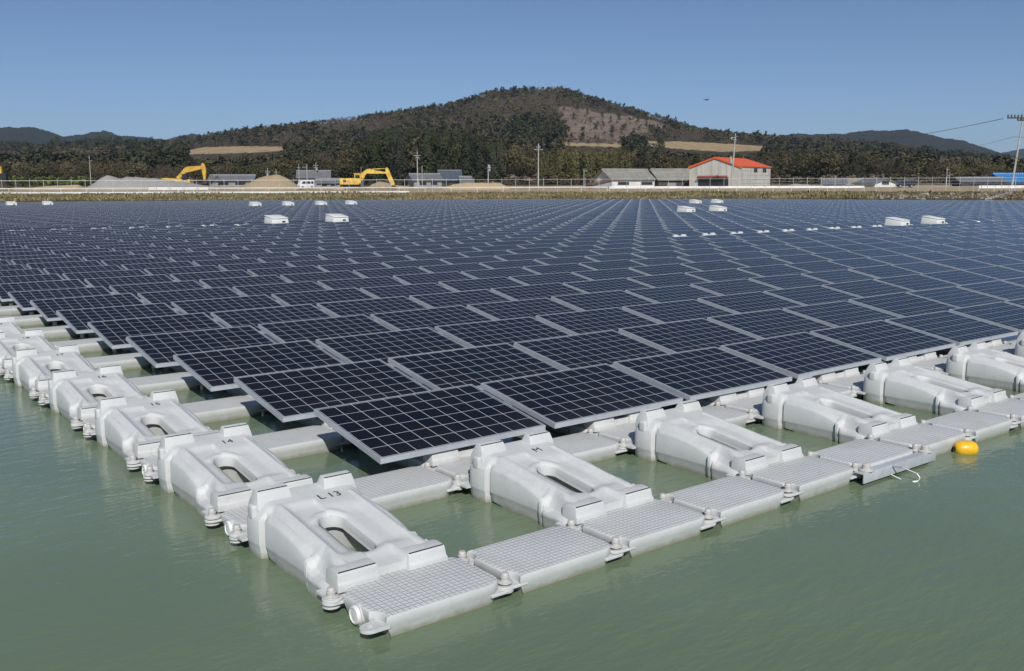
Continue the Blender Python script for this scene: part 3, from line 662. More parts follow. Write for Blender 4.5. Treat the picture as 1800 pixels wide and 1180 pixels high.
TINT = {'cedar': (.035, .040, .019), 'pine': (.043, .046, .024), 'broad': (.060, .054, .026), 'olive': (.086, .071, .034), 'bamboo': (.150, .135, .048), 'bare': (.098, .078, .056), 'rust': (.110, .076, .048), 'shrub': (.165, .122, .092)}
def hill_surface(px, D): return np.where(D > DF-60, np.maximum(hill_z(px, D), ground_z(px, D)), ground_z(px, D))
CAN = {}
def canon(kind, n):
    k = (kind, n)
    if k not in CAN:
        base = {'olive': 'broad', 'rust': 'bare', 'shrub': 'broad'}.get(kind, kind)
        CAN[k] = [crown(base, 1.0, {'cedar': .46, 'pine': .75, 'bamboo': .75, 'broad': .95, 'bare': .85}[base], n, {'cedar': .055, 'pine': .075, 'bamboo': .05, 'broad': .085, 'bare': .05}[base]*(60/n)**.5) for _ in range(6)]
    return CAN[k]
def wood(name, items, label, n):                        # items: (x,y,z,height,widthscale,kind,tint)
    Vq, Cq = [], []
    for x, y, z, h, ws, kind, c in items:
        q = random.choice(canon(kind, n)); a = random.uniform(0, 6.28); ca, sa = math.cos(a), math.sin(a)
        v = q.reshape(-1, 3)*[h*ws, h*ws, h]; v = np.stack([v[:, 0]*ca-v[:, 1]*sa+x, v[:, 0]*sa+v[:, 1]*ca+y, v[:, 2]+z], 1)
        cc = np.repeat(np.array(c)[None]*rng.uniform(.86, 1.16, (len(q), 1)), 4, 0); Vq.append(v); Cq.append(cc)
    V = np.concatenate(Vq); me = np_mesh(name, V, np.arange(len(V)).reshape(-1, 4), M['leaf'], col=np.concatenate(Cq))
    return tag(link(name, me), label, 'woodland', kind='stuff')
def tcol(kind):
    c = np.array(TINT[kind]); return np.clip(c*rng.uniform(.75, 1.3)+rng.normal(0, .0022, 3), .008, 1)
# trees over the hillside, spaced as they appear
items = []
for _ in range(12500):
    px = random.uniform(-150, 1950); t = random.random()**(1/.85)
    if random.random() < .12: t = 1-random.random()*.06
    D = DF+(DR-DF)*t; py = float(hill_py(px, t)); a1 = (np.array([px]), np.array([py]))
    cl = inpoly(*a1, CLEAR)[0]; tn = any(inpoly(*a1, T)[0] for T in (TAN1, TAN2, TAN3))
    sky_edge = t > .95
    if tn: continue
    nz = float(noise2(px*.02, t*9, 1.3, 21)); nz2 = float(noise2(px*.05, t*14, 1.1, 22))
    if cl: kind = random.choice(['shrub', 'shrub', 'shrub', 'rust', 'bare', 'pine', 'olive'])
    elif nz+nz2*.5 > .42: kind = random.choice(['bare', 'bare', 'bare', 'rust', 'olive'])
    elif nz < -.55: kind = random.choice(['pine', 'cedar', 'broad'])
    else: kind = random.choice(['broad', 'pine', 'olive', 'bare', 'bare', 'broad'])
    if 1380 < px and t < .4 and random.random() < .35: kind = 'olive'
    s = .55+.5*t
    h = {'cedar': 9.5, 'pine': 8, 'broad': 7, 'olive': 6.5, 'bare': 6.5, 'rust': 5.5, 'shrub': 1.8, 'bamboo': 8}[kind]*random.uniform(.7, 1.2)
    if sky_edge: h *= .75
    if cl: h = random.uniform(.8, 2.6) if kind != 'pine' else random.uniform(2, 6)
    hp = h*1.1*PX/D
    if any(inpoly(a1[0], a1[1]-o_, T)[0] for T in (TAN1, TAN2, TAN3) for o_ in np.arange(0, hp+3, 4)):
        h = random.uniform(.6, 1.6); kind = random.choice(['shrub', 'olive', 'rust'])
        if any(inpoly(a1[0], a1[1]-o_, T)[0] for T in (TAN1, TAN2, TAN3) for o_ in (2, 6)): continue
    p = polar((px-900)/PX, D, float(hill_surface(np.array(px), np.array(D))))
    items.append((p[0], p[1], p[2]-.3, h, random.uniform(.85, 1.25), kind, tcol(kind)))
for _ in range(2600):                                 # scrub round the bare terraces
    T = random.choice((TAN1, TAN2, TAN3)); px = random.uniform(min(p[0] for p in T)-12, max(p[0] for p in T)+12); py = random.uniform(min(p[1] for p in T)-4, max(p[1] for p in T)+26)
    if inpoly(np.array([px]), np.array([py-3.5]), T)[0] or inpoly(np.array([px]), np.array([py]), T)[0]: continue
    t = float(np.clip((318-py)/(318-float(interp(px, MAIN))), 0, 1))**(1/.85); D = DF+(DR-DF)*t; kind = random.choice(['shrub', 'olive', 'rust', 'broad', 'bare'])
    p = polar((px-900)/PX, D, float(hill_surface(np.array(px), np.array(D)))); items.append((p[0], p[1], p[2]-.2, random.uniform(.7, 1.7), random.uniform(1, 1.7), kind, tcol(kind)))
wood('hillside_woods', items, 'mixed evergreen and leafless woods covering the hill behind the yard', 84)
# the belt of trees at its foot, drawn in mass
BELT = [(-200, 268), (0, 275), (60, 282), (150, 276), (250, 280), (330, 288), (400, 284), (470, 280), (520, 274), (560, 264), (640, 250), (655, 232), (700, 226), (760, 224), (830, 232), (870, 240), (905, 250), (960, 262), (1010, 258), (1060, 262), (1110, 258), (1200, 270), (1290, 268), (1380, 262), (1450, 262), (1550, 272), (1640, 282), (1720, 286), (1800, 292), (2000, 296)]
items = []
for _ in range(1500):
    px = random.uniform(-150, 1950); D = random.uniform(262, 335); top = float(interp(px, BELT))
    if 640 < px < 880: kind = random.choice(['cedar', 'cedar', 'broad', 'cedar'])
    elif 945 < px < 1120: kind = random.choice(['bamboo', 'bamboo', 'olive'])
    elif 1640 < px < 1790: kind = random.choice(['bamboo', 'olive', 'olive'])
    elif 430 < px < 560: kind = random.choice(['bamboo', 'broad', 'broad', 'olive'])
    elif px < 160: kind = random.choice(['bare', 'olive', 'broad', 'olive'])
    elif px < 330: kind = random.choice(['broad', 'olive', 'bare', 'rust'])
    else: kind = random.choice(['broad', 'bare', 'pine', 'olive', 'broad'])
    z0 = float(hill_surface(np.array(px), np.array(D))); zt = at(px, top+random.uniform(0, 32)*random.random(), D).z
    h = zt-z0
    if h < 1.2: continue
    p = polar((px-900)/PX, D, z0)
    items.append((p[0], p[1], z0-.2, h, random.uniform(.75, 1.05) if h < 9 else random.uniform(.55, .8), kind, tcol(kind)))
wood('foot_woods', items, 'dense band of trees and bamboo along the foot of the hill', 620)
# low scrub behind the fence
items = []
for _ in range(700):
    px = random.uniform(-100, 1900); D = random.uniform(236, 262)
    kind = 'olive' if px < 160 else random.choice(['olive', 'shrub', 'rust', 'broad'])
    c = np.array((.10, .125, .030))*random.uniform(.8, 1.2) if px < 170 else tcol(kind)
    h = random.uniform(1.2, 3.2) if px < 400 or px > 900 else random.uniform(.8, 2)
    p = polar((px-900)/PX, D, float(ground_z(np.array(px), np.array(D))))
    items.append((p[0], p[1], p[2]-.2, h, 1.5, kind, c))
wood('scrub', items, 'low green and brown scrub growing behind the yard fence', 60)
# trees one can tell apart
def tree(px, top, D, kind, wscale, label, group, cname='tree', n=420, foot=None):
    z0 = float(hill_surface(np.array(float(px)), np.array(float(D)))) if foot is None else foot
    h = max(2.0, at(px, top, D).z-z0); p = polar((px-900)/PX, D, z0)
    base = {'olive': 'broad', 'rust': 'bare'}.get(kind, kind); w = h*wscale
    t = empty('tree', p, random.uniform(0, 6.28), label, cname, group)
    n = int(n*4); q = crown(base, h, w, n, {'cedar': .038, 'pine': .05, 'bamboo': .028, 'broad': .045, 'bare': .028}[base]*h*.46)
    c = tcol(kind); cc = np.repeat(c[None]*rng.uniform(.82, 1.2, (len(q), 1)), 4, 0)
    link('crown', np_mesh('crown', q.reshape(-1, 3), np.arange(len(q)*4).reshape(-1, 4), M['leaf'], col=cc), t)
    tr = MB(); r = h*.018+.06; tr.tube((0, 0, -.4), (0, 0, h*.5), r, r*.6, 8); tr.tube((0, 0, h*.5), (h*.01, 0, h*.9), r*.6, r*.15, 6)
    for k in range(5):
        a = k*2.4; zz = h*(.32+.1*k); tr.tube((0, 0, zz), (w*.3*math.cos(a), w*.3*math.sin(a), zz+h*.1), r*.35, r*.1, 5)
    tr.build('trunk', M['bark'], t, sm=60)
    return t
GR = 'tall dark cedars in the grove left of centre'
for n_, (px, top, D) in enumerate([(662, 238, 262), (684, 228, 268), (706, 232, 260), (728, 222, 270), (752, 226, 262), (776, 230, 266), (800, 226, 270), (822, 236, 261), (845, 242, 266), (868, 252, 262)]):
    tree(px, top, D, 'cedar', .42, 'dark cedar, %s from the left in the tall grove behind the blue-grey roofs' % ORD[n_], GR, n=620)
for n_, (px, top, D, k) in enumerate([(958, 268, 258, 'bamboo'), (985, 262, 262, 'bamboo'), (1012, 258, 258, 'bamboo'), (1040, 264, 262, 'bamboo'), (1068, 260, 260, 'bamboo'), (1096, 268, 258, 'bamboo')]):
    tree(px, top, D, k, .62, 'yellow-green bamboo clump, %s from the left beside the white-walled house' % ORD[n_], 'bamboo clumps by the white-walled house', 'bamboo', n=520)
for n_, (px, top) in enumerate(sorted([(1015, 183), (1032, 190), (1058, 196), (1050, 212), (1037, 205), (1075, 222), (1087, 200), (1120, 204), (1135, 212), (992, 218), (1000, 244), (1052, 240), (1092, 240), (1112, 230), (1152, 226)])):
    t_ = None
    for q in np.linspace(.05, 1, 96):
        if float(hill_py(px, q)) <= top+16: t_ = q; break
    D = DF+(DR-DF)*(t_ or .95)
    tree(px, top, D, 'pine', .62, 'dark pine on the brown hillside clearing, %s from its left side' % ORD[n_], 'pines scattered over the brown clearing', n=150)
for n_, (px, top) in enumerate(sorted([(826, 170), (832, 172), (857, 158), (866, 158), (876, 160), (925, 153), (945, 154), (1080, 181), (1106, 190), (1180, 210), (1216, 226), (1310, 236), (700, 198), (760, 187), (566, 212)])):
    tree(px, top, DR-8, 'pine', .7, 'dark pine against the sky on the hill ridge, %s from the left' % ORD[n_], 'pines on the hill ridge', n=150)
for n_, (px, top, k, lb) in enumerate([(55, 256, 'cedar', 'lone dark conical conifer above the pale woods at far left'), (203, 252, 'pine', 'broad dark pine on the left skyline above the gravel heap'), (316, 252, 'cedar', 'small dark conifer left of the tan terrace'), (328, 253, 'cedar', 'small dark conifer next to the left tan terrace'), (435, 262, 'broad', 'dark round evergreen right of the left tan terrace'), (1160, 238, 'cedar', 'dark conifer just left of the right tan terrace'), (1098, 240, 'pine', 'bushy pine under the brown clearing')]):
    tree(px, top, 420 if n_ < 4 else 380, k, .55, lb, None, n=260)
# dry grass on the bank
n = 26000; px = rng.uniform(-120, 1920, n); d = .5+8.2*rng.beta(1.15, 1.0, n); D = interp(px, SHORE)+d
p = polar((px-900)/PX, D, ground_z(px, D)); hgt = rng.uniform(.12, .42, n)*np.where(d > 6.5, .35, 1.0)*(1+.5*noise2(px*.05, D, 2, 8))
a = rng.uniform(0, 6.28, n); w = rng.uniform(.10, .26, n); hx, hy = np.cos(a)*w, np.sin(a)*w; lx, ly = rng.normal(0, .08, n), rng.normal(0, .08, n); h0 = np.zeros(n)
q = np.stack([p-np.stack([hx, hy, h0+.05], 1), p+np.stack([hx, hy, h0-.05], 1), p+np.stack([hx*.35+lx, hy*.35+ly, hgt], 1), p+np.stack([-hx*.5+lx, -hy*.5+ly, hgt*.85], 1)], 1)
mixn = np.clip(.5+.5*noise2(px*.04, D*2, 1.6, 9)+rng.normal(0, .15, n), 0, 1)[:, None]
c = np.array((.30, .235, .13))*(1-mixn)+np.array((.13, .125, .052))*mixn; right = (px > 1540)[:, None]; c = np.where(right, c*.55+np.array((.15, .115, .085))*.45, c)
c *= rng.uniform(.75, 1.25, (n, 1)); keep = (px < 1540) | (rng.random(n) < .35)
q, c = q[keep], c[keep]
tag(link('bank_grass', np_mesh('bank_grass', q.reshape(-1, 3), np.arange(len(q)*4).reshape(-1, 4), M['leaf'], col=np.repeat(c, 4, 0))), 'dry tan and olive grass along the far bank', 'grass', kind='stuff')

# ------------------------------------------------------------------ the yard: buildings, heaps, machines, poles, fence
def base_z(px, D): return float(ground_z(np.array(float(px)), np.array(float(D))))
def spot(px, D): return Vector((*polar((px-900)/PX, D, base_z(px, D)),))
def top_h(px, py, D): return at(px, py, D).z-base_z(px, D)
def k_at(D): return D*math.cos(PITCH)/PX               # metres per photo pixel at distance D
def stained(name, c, dark, scale=.35, rough=.85):
    g = NT(name); o = g.obj(); mp = g.n('ShaderNodeMapping'); mp.inputs['Scale'].default_value = (1, 1, .18); g.l(o, mp.inputs[0])
    f = g.noise(scale*3, 6, .7, mp.outputs[0]); f2 = g.noise(scale*12, 4, .6, o)
    g.set(g.mix(.25, g.ramp(f, [(.35, dark), (.62, c)]), g.ramp(f2, [(.3, dark), (.7, c)])), rough, 0, .2); return g.m
def ridged(name, c, pitch, axis, rough=.6, var=.25, spec=.4, depth=.05):   # tile courses or sheet corrugation
    g = NT(name); o = g.obj(); s = g.n('ShaderNodeSeparateXYZ'); g.l(o, s.inputs[0])
    w = g.math('SINE', g.math('MULTIPLY', s.outputs[axis], 6.283/pitch)); f = g.noise(.8, 5, .65, o)
    g.set(g.ramp(f, [(.3, tuple(x*(1-var) for x in c)), (.7, tuple(x*(1+var) for x in c))]), rough, 0, spec); g.bump(w, .6, depth); return g.m
M['conc'] = stained('weathered_concrete', (.60, .585, .53), (.38, .365, .325)); M['white_wall'] = stained('white_render', (.74, .74, .72), (.56, .55, .52))
M['orange'] = ridged('orange_sheet_roof', (.80, .125, .022), .5, 0, .45, .07); M['greyroof'] = ridged('grey_tile_roof', (.27, .26, .225), .6, 0, .7, .25)
M['darkroof'] = ridged('blue_grey_tile_roof', (.085, .10, .125), .6, 0, .45, .25); M['slate'] = ridged('mid_grey_tile_roof', (.17, .175, .185), .6, 0, .5, .2)
M['rust'] = ridged('rusty_sheet', (.19, .105, .065), .4, 0, .8, .4); M['blue'] = ridged('blue_sheet_roof', (.05, .21, .48), .5, 0, .45, .12)
M['woodwall'] = stained('dark_timber_wall', (.11, .095, .08), (.055, .05, .045)); M['palewall'] = stained('pale_grey_wall', (.34, .35, .36), (.22, .22, .22))
M['dark'] = simple('dark_opening', (.018, .019, .022), .6); M['glass'] = simple('window_glass', (.02, .025, .03), .12, 0, .2, 3); M['red'] = simple('red_awning', (.26, .05, .04), .6, 0, .15)
M['orange_trim'] = simple('orange_trim', (.72, .11, .025), .5, 0, .08); M['trim'] = simple('white_trim', (.72, .70, .66), .5, 0, .06)

def gable_house(name, px, D, w, l, eave, ridge, yaw, wall, roof, label, cat, over=.5, group=None, z=None, roof_t=.14, thing=None):
    """w along local x (gable width), l along local y; ridge runs along y. Origin: middle of the front gable."""
    p = spot(px, D); t = empty(name, p, ZR+yaw, label, cat, group)
    MB().prism_y([(-w/2, -.6), (w/2, -.6), (w/2, eave), (0, ridge), (-w/2, eave)], 0, l).build('wall', wall, t)
    rf = MB(); sl = (ridge-eave)/(w/2)
    for s in (-1, 1):
        x1 = s*(w/2+over); z1 = eave-sl*over
        rf.prism_y([(0, ridge+.02), (x1, z1+.02), (x1, z1+.02+roof_t), (0, ridge+.02+roof_t)], -over, l+over)
    rf.build('roof', roof, t)
    return t
def win(t, x0, x1, y0, y1, z0, z1, nm='window', mat=None):
    o = MB().box(x0, x1, y0, y1, z0, z1).build(nm, mat or M['glass'], t); return o
# grey warehouse with the orange roof
D = 205; k = k_at(D); yaw = -R(35)
ev, rd = top_h(1298, 294, D), top_h(1262, 278, D+2)
wg, lg = 81*k/math.cos(R(35)), 82*k/math.sin(R(35))
t = gable_house('warehouse', 1257, D+4.2, wg, lg, ev, rd, yaw, M['conc'], M['orange'], 'large weathered concrete warehouse with a bright orange gabled roof', 'warehouse', .25)
MB().box(-wg*.32, wg*.26, -.09, .02, -.5, ev*.50).build('doorway', M['dark'], t)
MB().prism_x([(-.9, ev*.50), (-.05, ev*.58), (-.05, ev*.545), (-.9, ev*.475)], -wg*.33, wg*.24).build('awning', M['red'], t)
a = MB()
for sx in (-1, 1): a.prism_y([(sx*(wg/2+.28), ev-.10), (0, rd+.10), (0, rd-.16), (sx*(wg/2+.28), ev-.36)], -.30, -.255)
a.build('barge_board', M['orange_trim'], t)
for y in (lg*.47, lg*.78):
    wd = win(t, wg/2-.03, wg/2+.03, y-.95, y+.95, ev-1.15, ev-.30); f = MB()
    for yy in (y-.95, y, y+.95): f.box(wg/2+.03, wg/2+.06, yy-.04, yy+.04, ev-1.2, ev-.25)
    f.build('frame', M['galv'], wd)
for y in (lg*.47, lg*.78): MB().box(wg/2-.02, wg/2+.02, y-.9, y+.9, .15, .45).build('vent', M['dark'], t)
a = MB()
for q in range(1, 5): a.box(wg/2, wg/2+.02, 0, lg, q*ev/5-.02, q*ev/5+.02)
for q in range(1, 7): a.box(-wg/2+q*wg/7-.03, -wg/2+q*wg/7+.03, -.02, 0, ev*.62, ev+(.5-abs(q/7-.5))*2*(rd-ev)-.15)
a.build('panel_joint', M['palewall'], t)
# white-walled house
D = 215; k = k_at(D); ev, rd = top_h(1115, 315, D), top_h(1100, 300, D+3); L = 80*k/math.cos(R(24)); wd_ = 34*k/math.sin(R(24))
def long_house(name, pxc, D, L, wd_, ev, rd, yaw, wall, roof, label, cat, over=.5):
    """ridge along local x, origin at the middle of the long front wall"""
    p = spot(pxc, D); t = empty(name, p, ZR+yaw, label, cat)
    MB().prism_x([(0, -.6), (wd_, -.6), (wd_, ev), (wd_/2, rd), (0, ev)], -L/2, L/2).build('wall', wall, t)
    sl = (rd-ev)/(wd_/2); r = MB()
    for s, y0 in ((-1, 0), (1, wd_)):
        y1 = y0+s*over; z1 = ev-sl*over
        r.prism_x([(wd_/2, rd+.02), (y1, z1+.02), (y1, z1+.18), (wd_/2, rd+.20)], -L/2-over, L/2+over)
    r.prism_x([(wd_/2-.25, rd+.12), (wd_/2+.25, rd+.12), (wd_/2+.15, rd+.42), (wd_/2-.15, rd+.42)], -L/2-over*.9, L/2+over*.9)
    r.build('roof', roof, t); return t
t = long_house('house', 1114, D, L, 7.5, ev, rd, R(24), M['white_wall'], M['greyroof'], 'white-walled house with a grey tiled gable roof, left of the warehouse', 'house')
for x0, x1 in ((-L*.36, -L*.10), (L*.18, L*.45)):
    w_ = win(t, x0, x1, -.04, .03, ev*.28, ev*.66, 'window', M['palewall']); MB().box(x0+.1, x1-.1, -.07, -.041, ev*.32, ev*.62).build('pane', M['glass'], w_)
win(t, -L/2-.04, -L/2+.02, 2.2, 3.8, ev*.35, ev*.7)
t = empty('lean_to', spot(1058, 208), ZR+R(24), 'low lean-to with a rusty sheet roof against the white-walled house', 'shed')
MB().prism_y([(-2.2, -.4), (2.2, -.4), (2.2, 1.6), (-2.2, .75)], 0, 3).build('wall', M['palewall'], t); MB().prism_y([(-2.5, .70), (2.5, 1.68), (2.5, 1.78), (-2.5, .80)], -.4, 3.2).build('roof', M['rust'], t)
# brown shed between house and warehouse
D = 218; ev, rd = top_h(1188, 316, D), top_h(1190, 300, D+3)
t = long_house('shed', 1192, D, 9.5, 6.5, ev, rd, R(20), M['woodwall'], M['greyroof'], 'dark-walled shed with a grey roof between the white house and the warehouse', 'shed')
MB().prism_x([(-1.2, ev*.55), (0, ev*.78), (0, ev*.70), (-1.2, ev*.48)], 1.6, 4.6).build('awning', M['red'], t)
MB().box(-2.6, -.4, -.05, .02, -.4, ev*.55).build('door', M['palewall'], t)
# the roofs among heaps and poles
def small(px0, px1, pr, pe, D, wall, roof, label, yaw=.2, cat='house', dep=6):
    k = k_at(D); L = (px1-px0)*k/math.cos(yaw)*.94
    t = long_house('house', (px0+px1)/2, D, L, dep, top_h((px0+px1)/2, pe, D), top_h((px0+px1)/2, pr, D+dep/2), yaw, wall, roof, label, cat)
    e = top_h((px0+px1)/2, pe, D)
    win(t, -L*.30, -L*.06, -.04, .02, e*.30, e*.72); win(t, L*.10, L*.34, -.04, .02, e*.30, e*.72); return t
small(368, 446, 308, 316, 238, M['palewall'], M['slate'], 'long low grey-roofed barn behind the left yellow excavator', .1, 'barn')
small(524, 580, 301, 311, 236, M['palewall'], M['slate'], 'grey hip-roofed house behind the white van', .15)
small(556, 600, 315, 321, 226, M['palewall'], M['slate'], 'small grey shed immediately left of the near excavator body', .1, 'shed')
small(728, 778, 307, 316, 226, M['palewall'], M['slate'], 'grey-roofed house behind the pair of poles', .35)
small(774, 812, 301, 316, 236, M['woodwall'], M['darkroof'], 'steep dark blue-grey roofed house under the tall cedar grove', .15)
small(812, 830, 312, 320, 230, M['palewall'], M['slate'], 'tiny pale shed right of the dark blue roof', .15, 'shed')
small(1448, 1486, 318, 325, 214, M['palewall'], M['slate'], 'low grey-roofed house with a white gable, right of the warehouse', -.3)
small(1486, 1536, 318, 326, 224, M['palewall'], M['greyroof'], 'pale cluttered shed between two grey-roofed houses at right', -.1, 'shed')
small(1690, 1770, 316, 322, 214, M['woodwall'], M['slate'], 'long dark house with a grey roof left of the blue roof', -.1)
small(1764, 1850, 309, 322, 222, M['woodwall'], M['blue'], 'house with a bright blue roof behind the big pole at right', .12, dep=9)
D = 212; t = gable_house('house', 1557, D, 5.4, 7, top_h(1557, 324, D), top_h(1557, 317, D), R(18), M['white_wall'], M['slate'], 'small white-gabled house with grey roof beside the dark car', 'house', .4)
win(t, -.9, .9, -.05, .02, .5, 1.3)

# heaps
def heap(px0, px1, prof, D, depth, mat, label, cat, sd, name):
    k = k_at(D); pxs = np.arange(px0, px1+.1, (px1-px0)/44); v = np.linspace(-1, 1, 17); V = []
    pc = (px0+px1)/2; b = base_z(pc, D); o = spot(pc, D)
    for q in v:
        for p in pxs:
            h = max(0, at(p, float(interp(p, prof)), D).z-b)*max(0, 1-abs(q)**1.5)
            h *= 1+.09*float(noise2(p*.12, q*6, 1.0, sd)); h += .06*float(noise2(p*.4, q*14, 1.2, sd+1))*(h > .1)
            V.append(((p-pc)*k, q*depth, h-.15+(-.2 if abs(q) > .99 else 0)))
    n = len(pxs); F = [(i*n+j, i*n+j+1, (i+1)*n+j+1, (i+1)*n+j) for i in range(len(v)-1) for j in range(n-1)]
    me = np_mesh(name, V, F, mat); me.polygons.foreach_set('use_smooth', [True]*len(F))
    ob = link(name, me); ob.location = o; ob.rotation_euler = (0, 0, ZR); tag(ob, label, cat); return ob
def granular(name, c, c2):
    g = NT(name); o = g.obj(); f = g.noise(1.1, 7, .7, o); f2 = g.noise(9, 3, .8, o)
    g.set(g.mix(.4, g.ramp(f, [(.3, c), (.7, c2)]), g.ramp(f2, [(.35, tuple(x*.5 for x in c)), (.65, tuple(min(1, x*1.35) for x in c2))])), .95, 0, .1); g.bump(f2, .8, .12); return g.m
M['gravel'] = granular('grey_gravel', (.29, .28, .262), (.42, .405, .375)); M['sand'] = granular('yellow_sand', (.46, .345, .205), (.58, .445, .28)); M['dirt'] = granular('brown_dirt', (.32, .245, .155), (.47, .37, .245))
heap(148, 392, [(148, 333), (165, 322), (185, 308), (193, 305), (203, 306), (212, 310), (228, 306), (242, 308), (262, 311), (288, 313), (320, 317), (345, 320), (370, 325), (392, 333)], 203, 6, M['gravel'], 'long grey gravel heap in front of the left excavator', 'gravel heap', 31, 'gravel_heap')
heap(395, 532, [(395, 333), (430, 322), (455, 311), (470, 307), (490, 306), (502, 309), (515, 318), (525, 324), (532, 333)], 206, 5, M['dirt'], 'rounded tan sand heap left of the white van', 'sand heap', 32, 'sand_heap')
heap(770, 902, [(770, 334), (785, 327), (800, 322), (815, 320), (880, 320), (890, 325), (902, 334)], 202, 4, M['sand'], 'flat-topped yellow sand heap in front of the cedar grove', 'sand heap', 33, 'sand_heap')
heap(640, 735, [(640, 333), (655, 322), (668, 318), (690, 322), (705, 325), (720, 326), (735, 333)], 210, 3, M['dirt'], 'low dirt mound under the arm of the near excavator', 'dirt mound', 34, 'dirt_mound')
heap(584, 612, [(584, 333), (594, 327), (604, 324), (612, 333)], 203, 2, M['sand'], 'small orange dirt mound behind the near excavator', 'dirt mound', 35, 'dirt_mound')
heap(50, 152, [(50, 333), (65, 326), (85, 323), (140, 322), (152, 333)], 207, 4, M['sand'], 'low yellow sand bank left of the gravel heap', 'sand heap', 36, 'sand_heap')
heap(1372, 1448, [(1372, 333), (1385, 326), (1400, 323), (1420, 325), (1448, 333)], 214, 3, M['gravel'], 'low grey rubble heap right of the warehouse', 'rubble heap', 37, 'rubble_heap')
heap(1610, 1690, [(1610, 334), (1630, 329), (1655, 330), (1690, 334)], 204, 2, M['dirt'], 'low pinkish earth bank left of the long dark house', 'earth bank', 38, 'earth_bank')

# excavators, drawn in side view and given their width
M['exyel'] = simple('excavator_yellow', (.68, .44, .075), .5, 0, .30, 1.6); M['exorg'] = simple('excavator_orange', (.58, .34, .05), .5, 0, .30, 1.6)
M['exdark'] = simple('excavator_dark_steel', (.05, .048, .045), .6, .2, .3, 2); M['chrome'] = simple('cylinder_rod', (.6, .6, .6), .25, .8)
def excavator(px, py0, D, polys, body, label):
    k = k_at(D); p = spot(px, D); t = empty('excavator', p, ZR, label, 'excavator'); b0 = base_z(px, D)
    def P_(pts): return [((x-px)*k, at(x, y, D).z-b0) for x, y in pts]
    for nm, pts, y0, y1, mt in polys: MB().prism_y(P_(pts), y0, y1).build(nm, M[mt], t, .04, seg=1)
    return t, P_, k
t, P_, k = excavator(627, 331, 203, [
    ('boom', [(627, 315), (626, 312), (646, 297), (652, 296), (660, 299), (680, 302), (682, 305), (672, 305), (646, 305), (637, 315)], -.3, .3, 'exyel'),
    ('stick', [(678.5, 295), (682, 294), (684, 296), (688, 306), (695, 323), (693, 327), (688, 326), (680, 306)], -.22, .22, 'exyel'),
    ('body', [(599.5, 313), (628, 312.5), (634, 317), (634, 324), (600, 324)], -1.3, 1.3, 'exyel'),
    ('turntable', [(606, 324), (634, 323.5), (634, 327), (606, 327)], -.9, .9, 'exdark'),
    ('cab', [(625.5, 305.5), (636, 305.5), (637.5, 313), (637, 322), (626, 322)], -1.35, -.35, 'exyel'),
    ('cab_window', [(627, 307), (635, 307), (636, 313), (627, 313)], -1.37, -.33, 'glass'),
    ('cab_roof', [(624.5, 303.8), (636, 304.2), (636, 305.4), (624.5, 305.4)], -1.4, -.3, 'exyel'),
    ('bucket', [(690, 325), (696, 326), (698, 331), (693, 334), (688, 332)], -.5, .5, 'exdark')], None, 'yellow excavator with its arm bent down over a dirt mound, near the white van')
for y0, y1 in ((-1.45, -.85), (.85, 1.45)):
    MB().prism_y(P_([(606, 333), (604, 331), (606, 328.5), (612, 327), (638, 327), (645, 328.5), (648, 331), (645, 333)]), y0, y1).build('track', M['exdark'], t, .05, seg=1)
a = MB(); q = P_([(633, 323), (643, 309), (656, 297), (679, 296)]); a.tube((q[0][0], -.42, q[0][1]), (q[1][0], -.42, q[1][1]), .11); a.build('boom_ram', M['exyel'], t, sm=50)
a = MB(); a.tube((q[2][0], 0, q[2][1]), (q[2][0]+.6*(q[3][0]-q[2][0]), 0, q[2][1]+.6*(q[3][1]-q[2][1])), .10); a.tube((q[2][0]+.6*(q[3][0]-q[2][0]), 0, q[2][1]+.6*(q[3][1]-q[2][1])), (q[3][0], 0, q[3][1]), .06); a.build('stick_ram', M['exyel'], t, sm=50)
MB().box(*[v for v in (P_([(606, 316)])[0][0], P_([(611, 316)])[0][0])], -1.325, -1.29, P_([(606, 320)])[0][1], P_([(606, 315)])[0][1]).build('side_panel', M['exdark'], t)
t, P_, k = excavator(335, 331, 222, [
    ('boom', [(313, 313), (312, 310.5), (327, 294), (333, 291.5), (357, 290), (358.5, 295.5), (329, 302.5), (319, 313)], -.32, .32, 'exorg'),
    ('stick', [(356, 289), (359, 285), (362.5, 288), (364.5, 297), (363, 315.5), (359.5, 315.5)], -.25, .25, 'exorg'),
    ('body', [(289, 312.3), (298, 311.5), (316, 313.5), (338, 314), (338, 325), (289, 325)], -1.4, 1.4, 'exyel'),
    ('cab', [(325, 306.5), (334, 305), (335, 316), (324, 316)], -1.4, -.4, 'glass'),
    ('cab_roof', [(324.5, 305), (334.5, 303.8), (334.5, 305), (324.5, 306.4)], -1.45, -.35, 'exdark'),
    ('bucket', [(359, 315), (365, 315), (367, 321), (362, 323), (358, 320)], -.5, .5, 'exdark')], None, 'orange-yellow excavator with raised arm behind the gravel heap')
for y0, y1 in ((-1.5, -.9), (.9, 1.5)): MB().prism_y(P_([(293, 331), (291, 328), (294, 325.5), (333, 325.5), (337, 328), (335, 331)]), y0, y1).build('track', M['exdark'], t, .05, seg=1)
t, P_, k = excavator(0, 331, 200, [
    ('boom', [(1, 318), (2, 292), (5, 290), (6, 294), (5.5, 318)], -.3, .3, 'exyel'),
    ('body', [(-34, 314), (-2, 314), (6, 318), (6, 326), (-34, 326)], -1.4, 1.4, 'exorg'),
    ('cab', [(8, 304), (18.5, 304), (19, 322), (7, 322)], -1.4, -.4, 'glass'),
    ('cab_roof', [(7.5, 302.6), (19, 302.6), (19, 304), (7.5, 304)], -1.45, -.35, 'exdark')], None, 'excavator cut by the left edge of the photo, only yellow boom and dark cab showing')
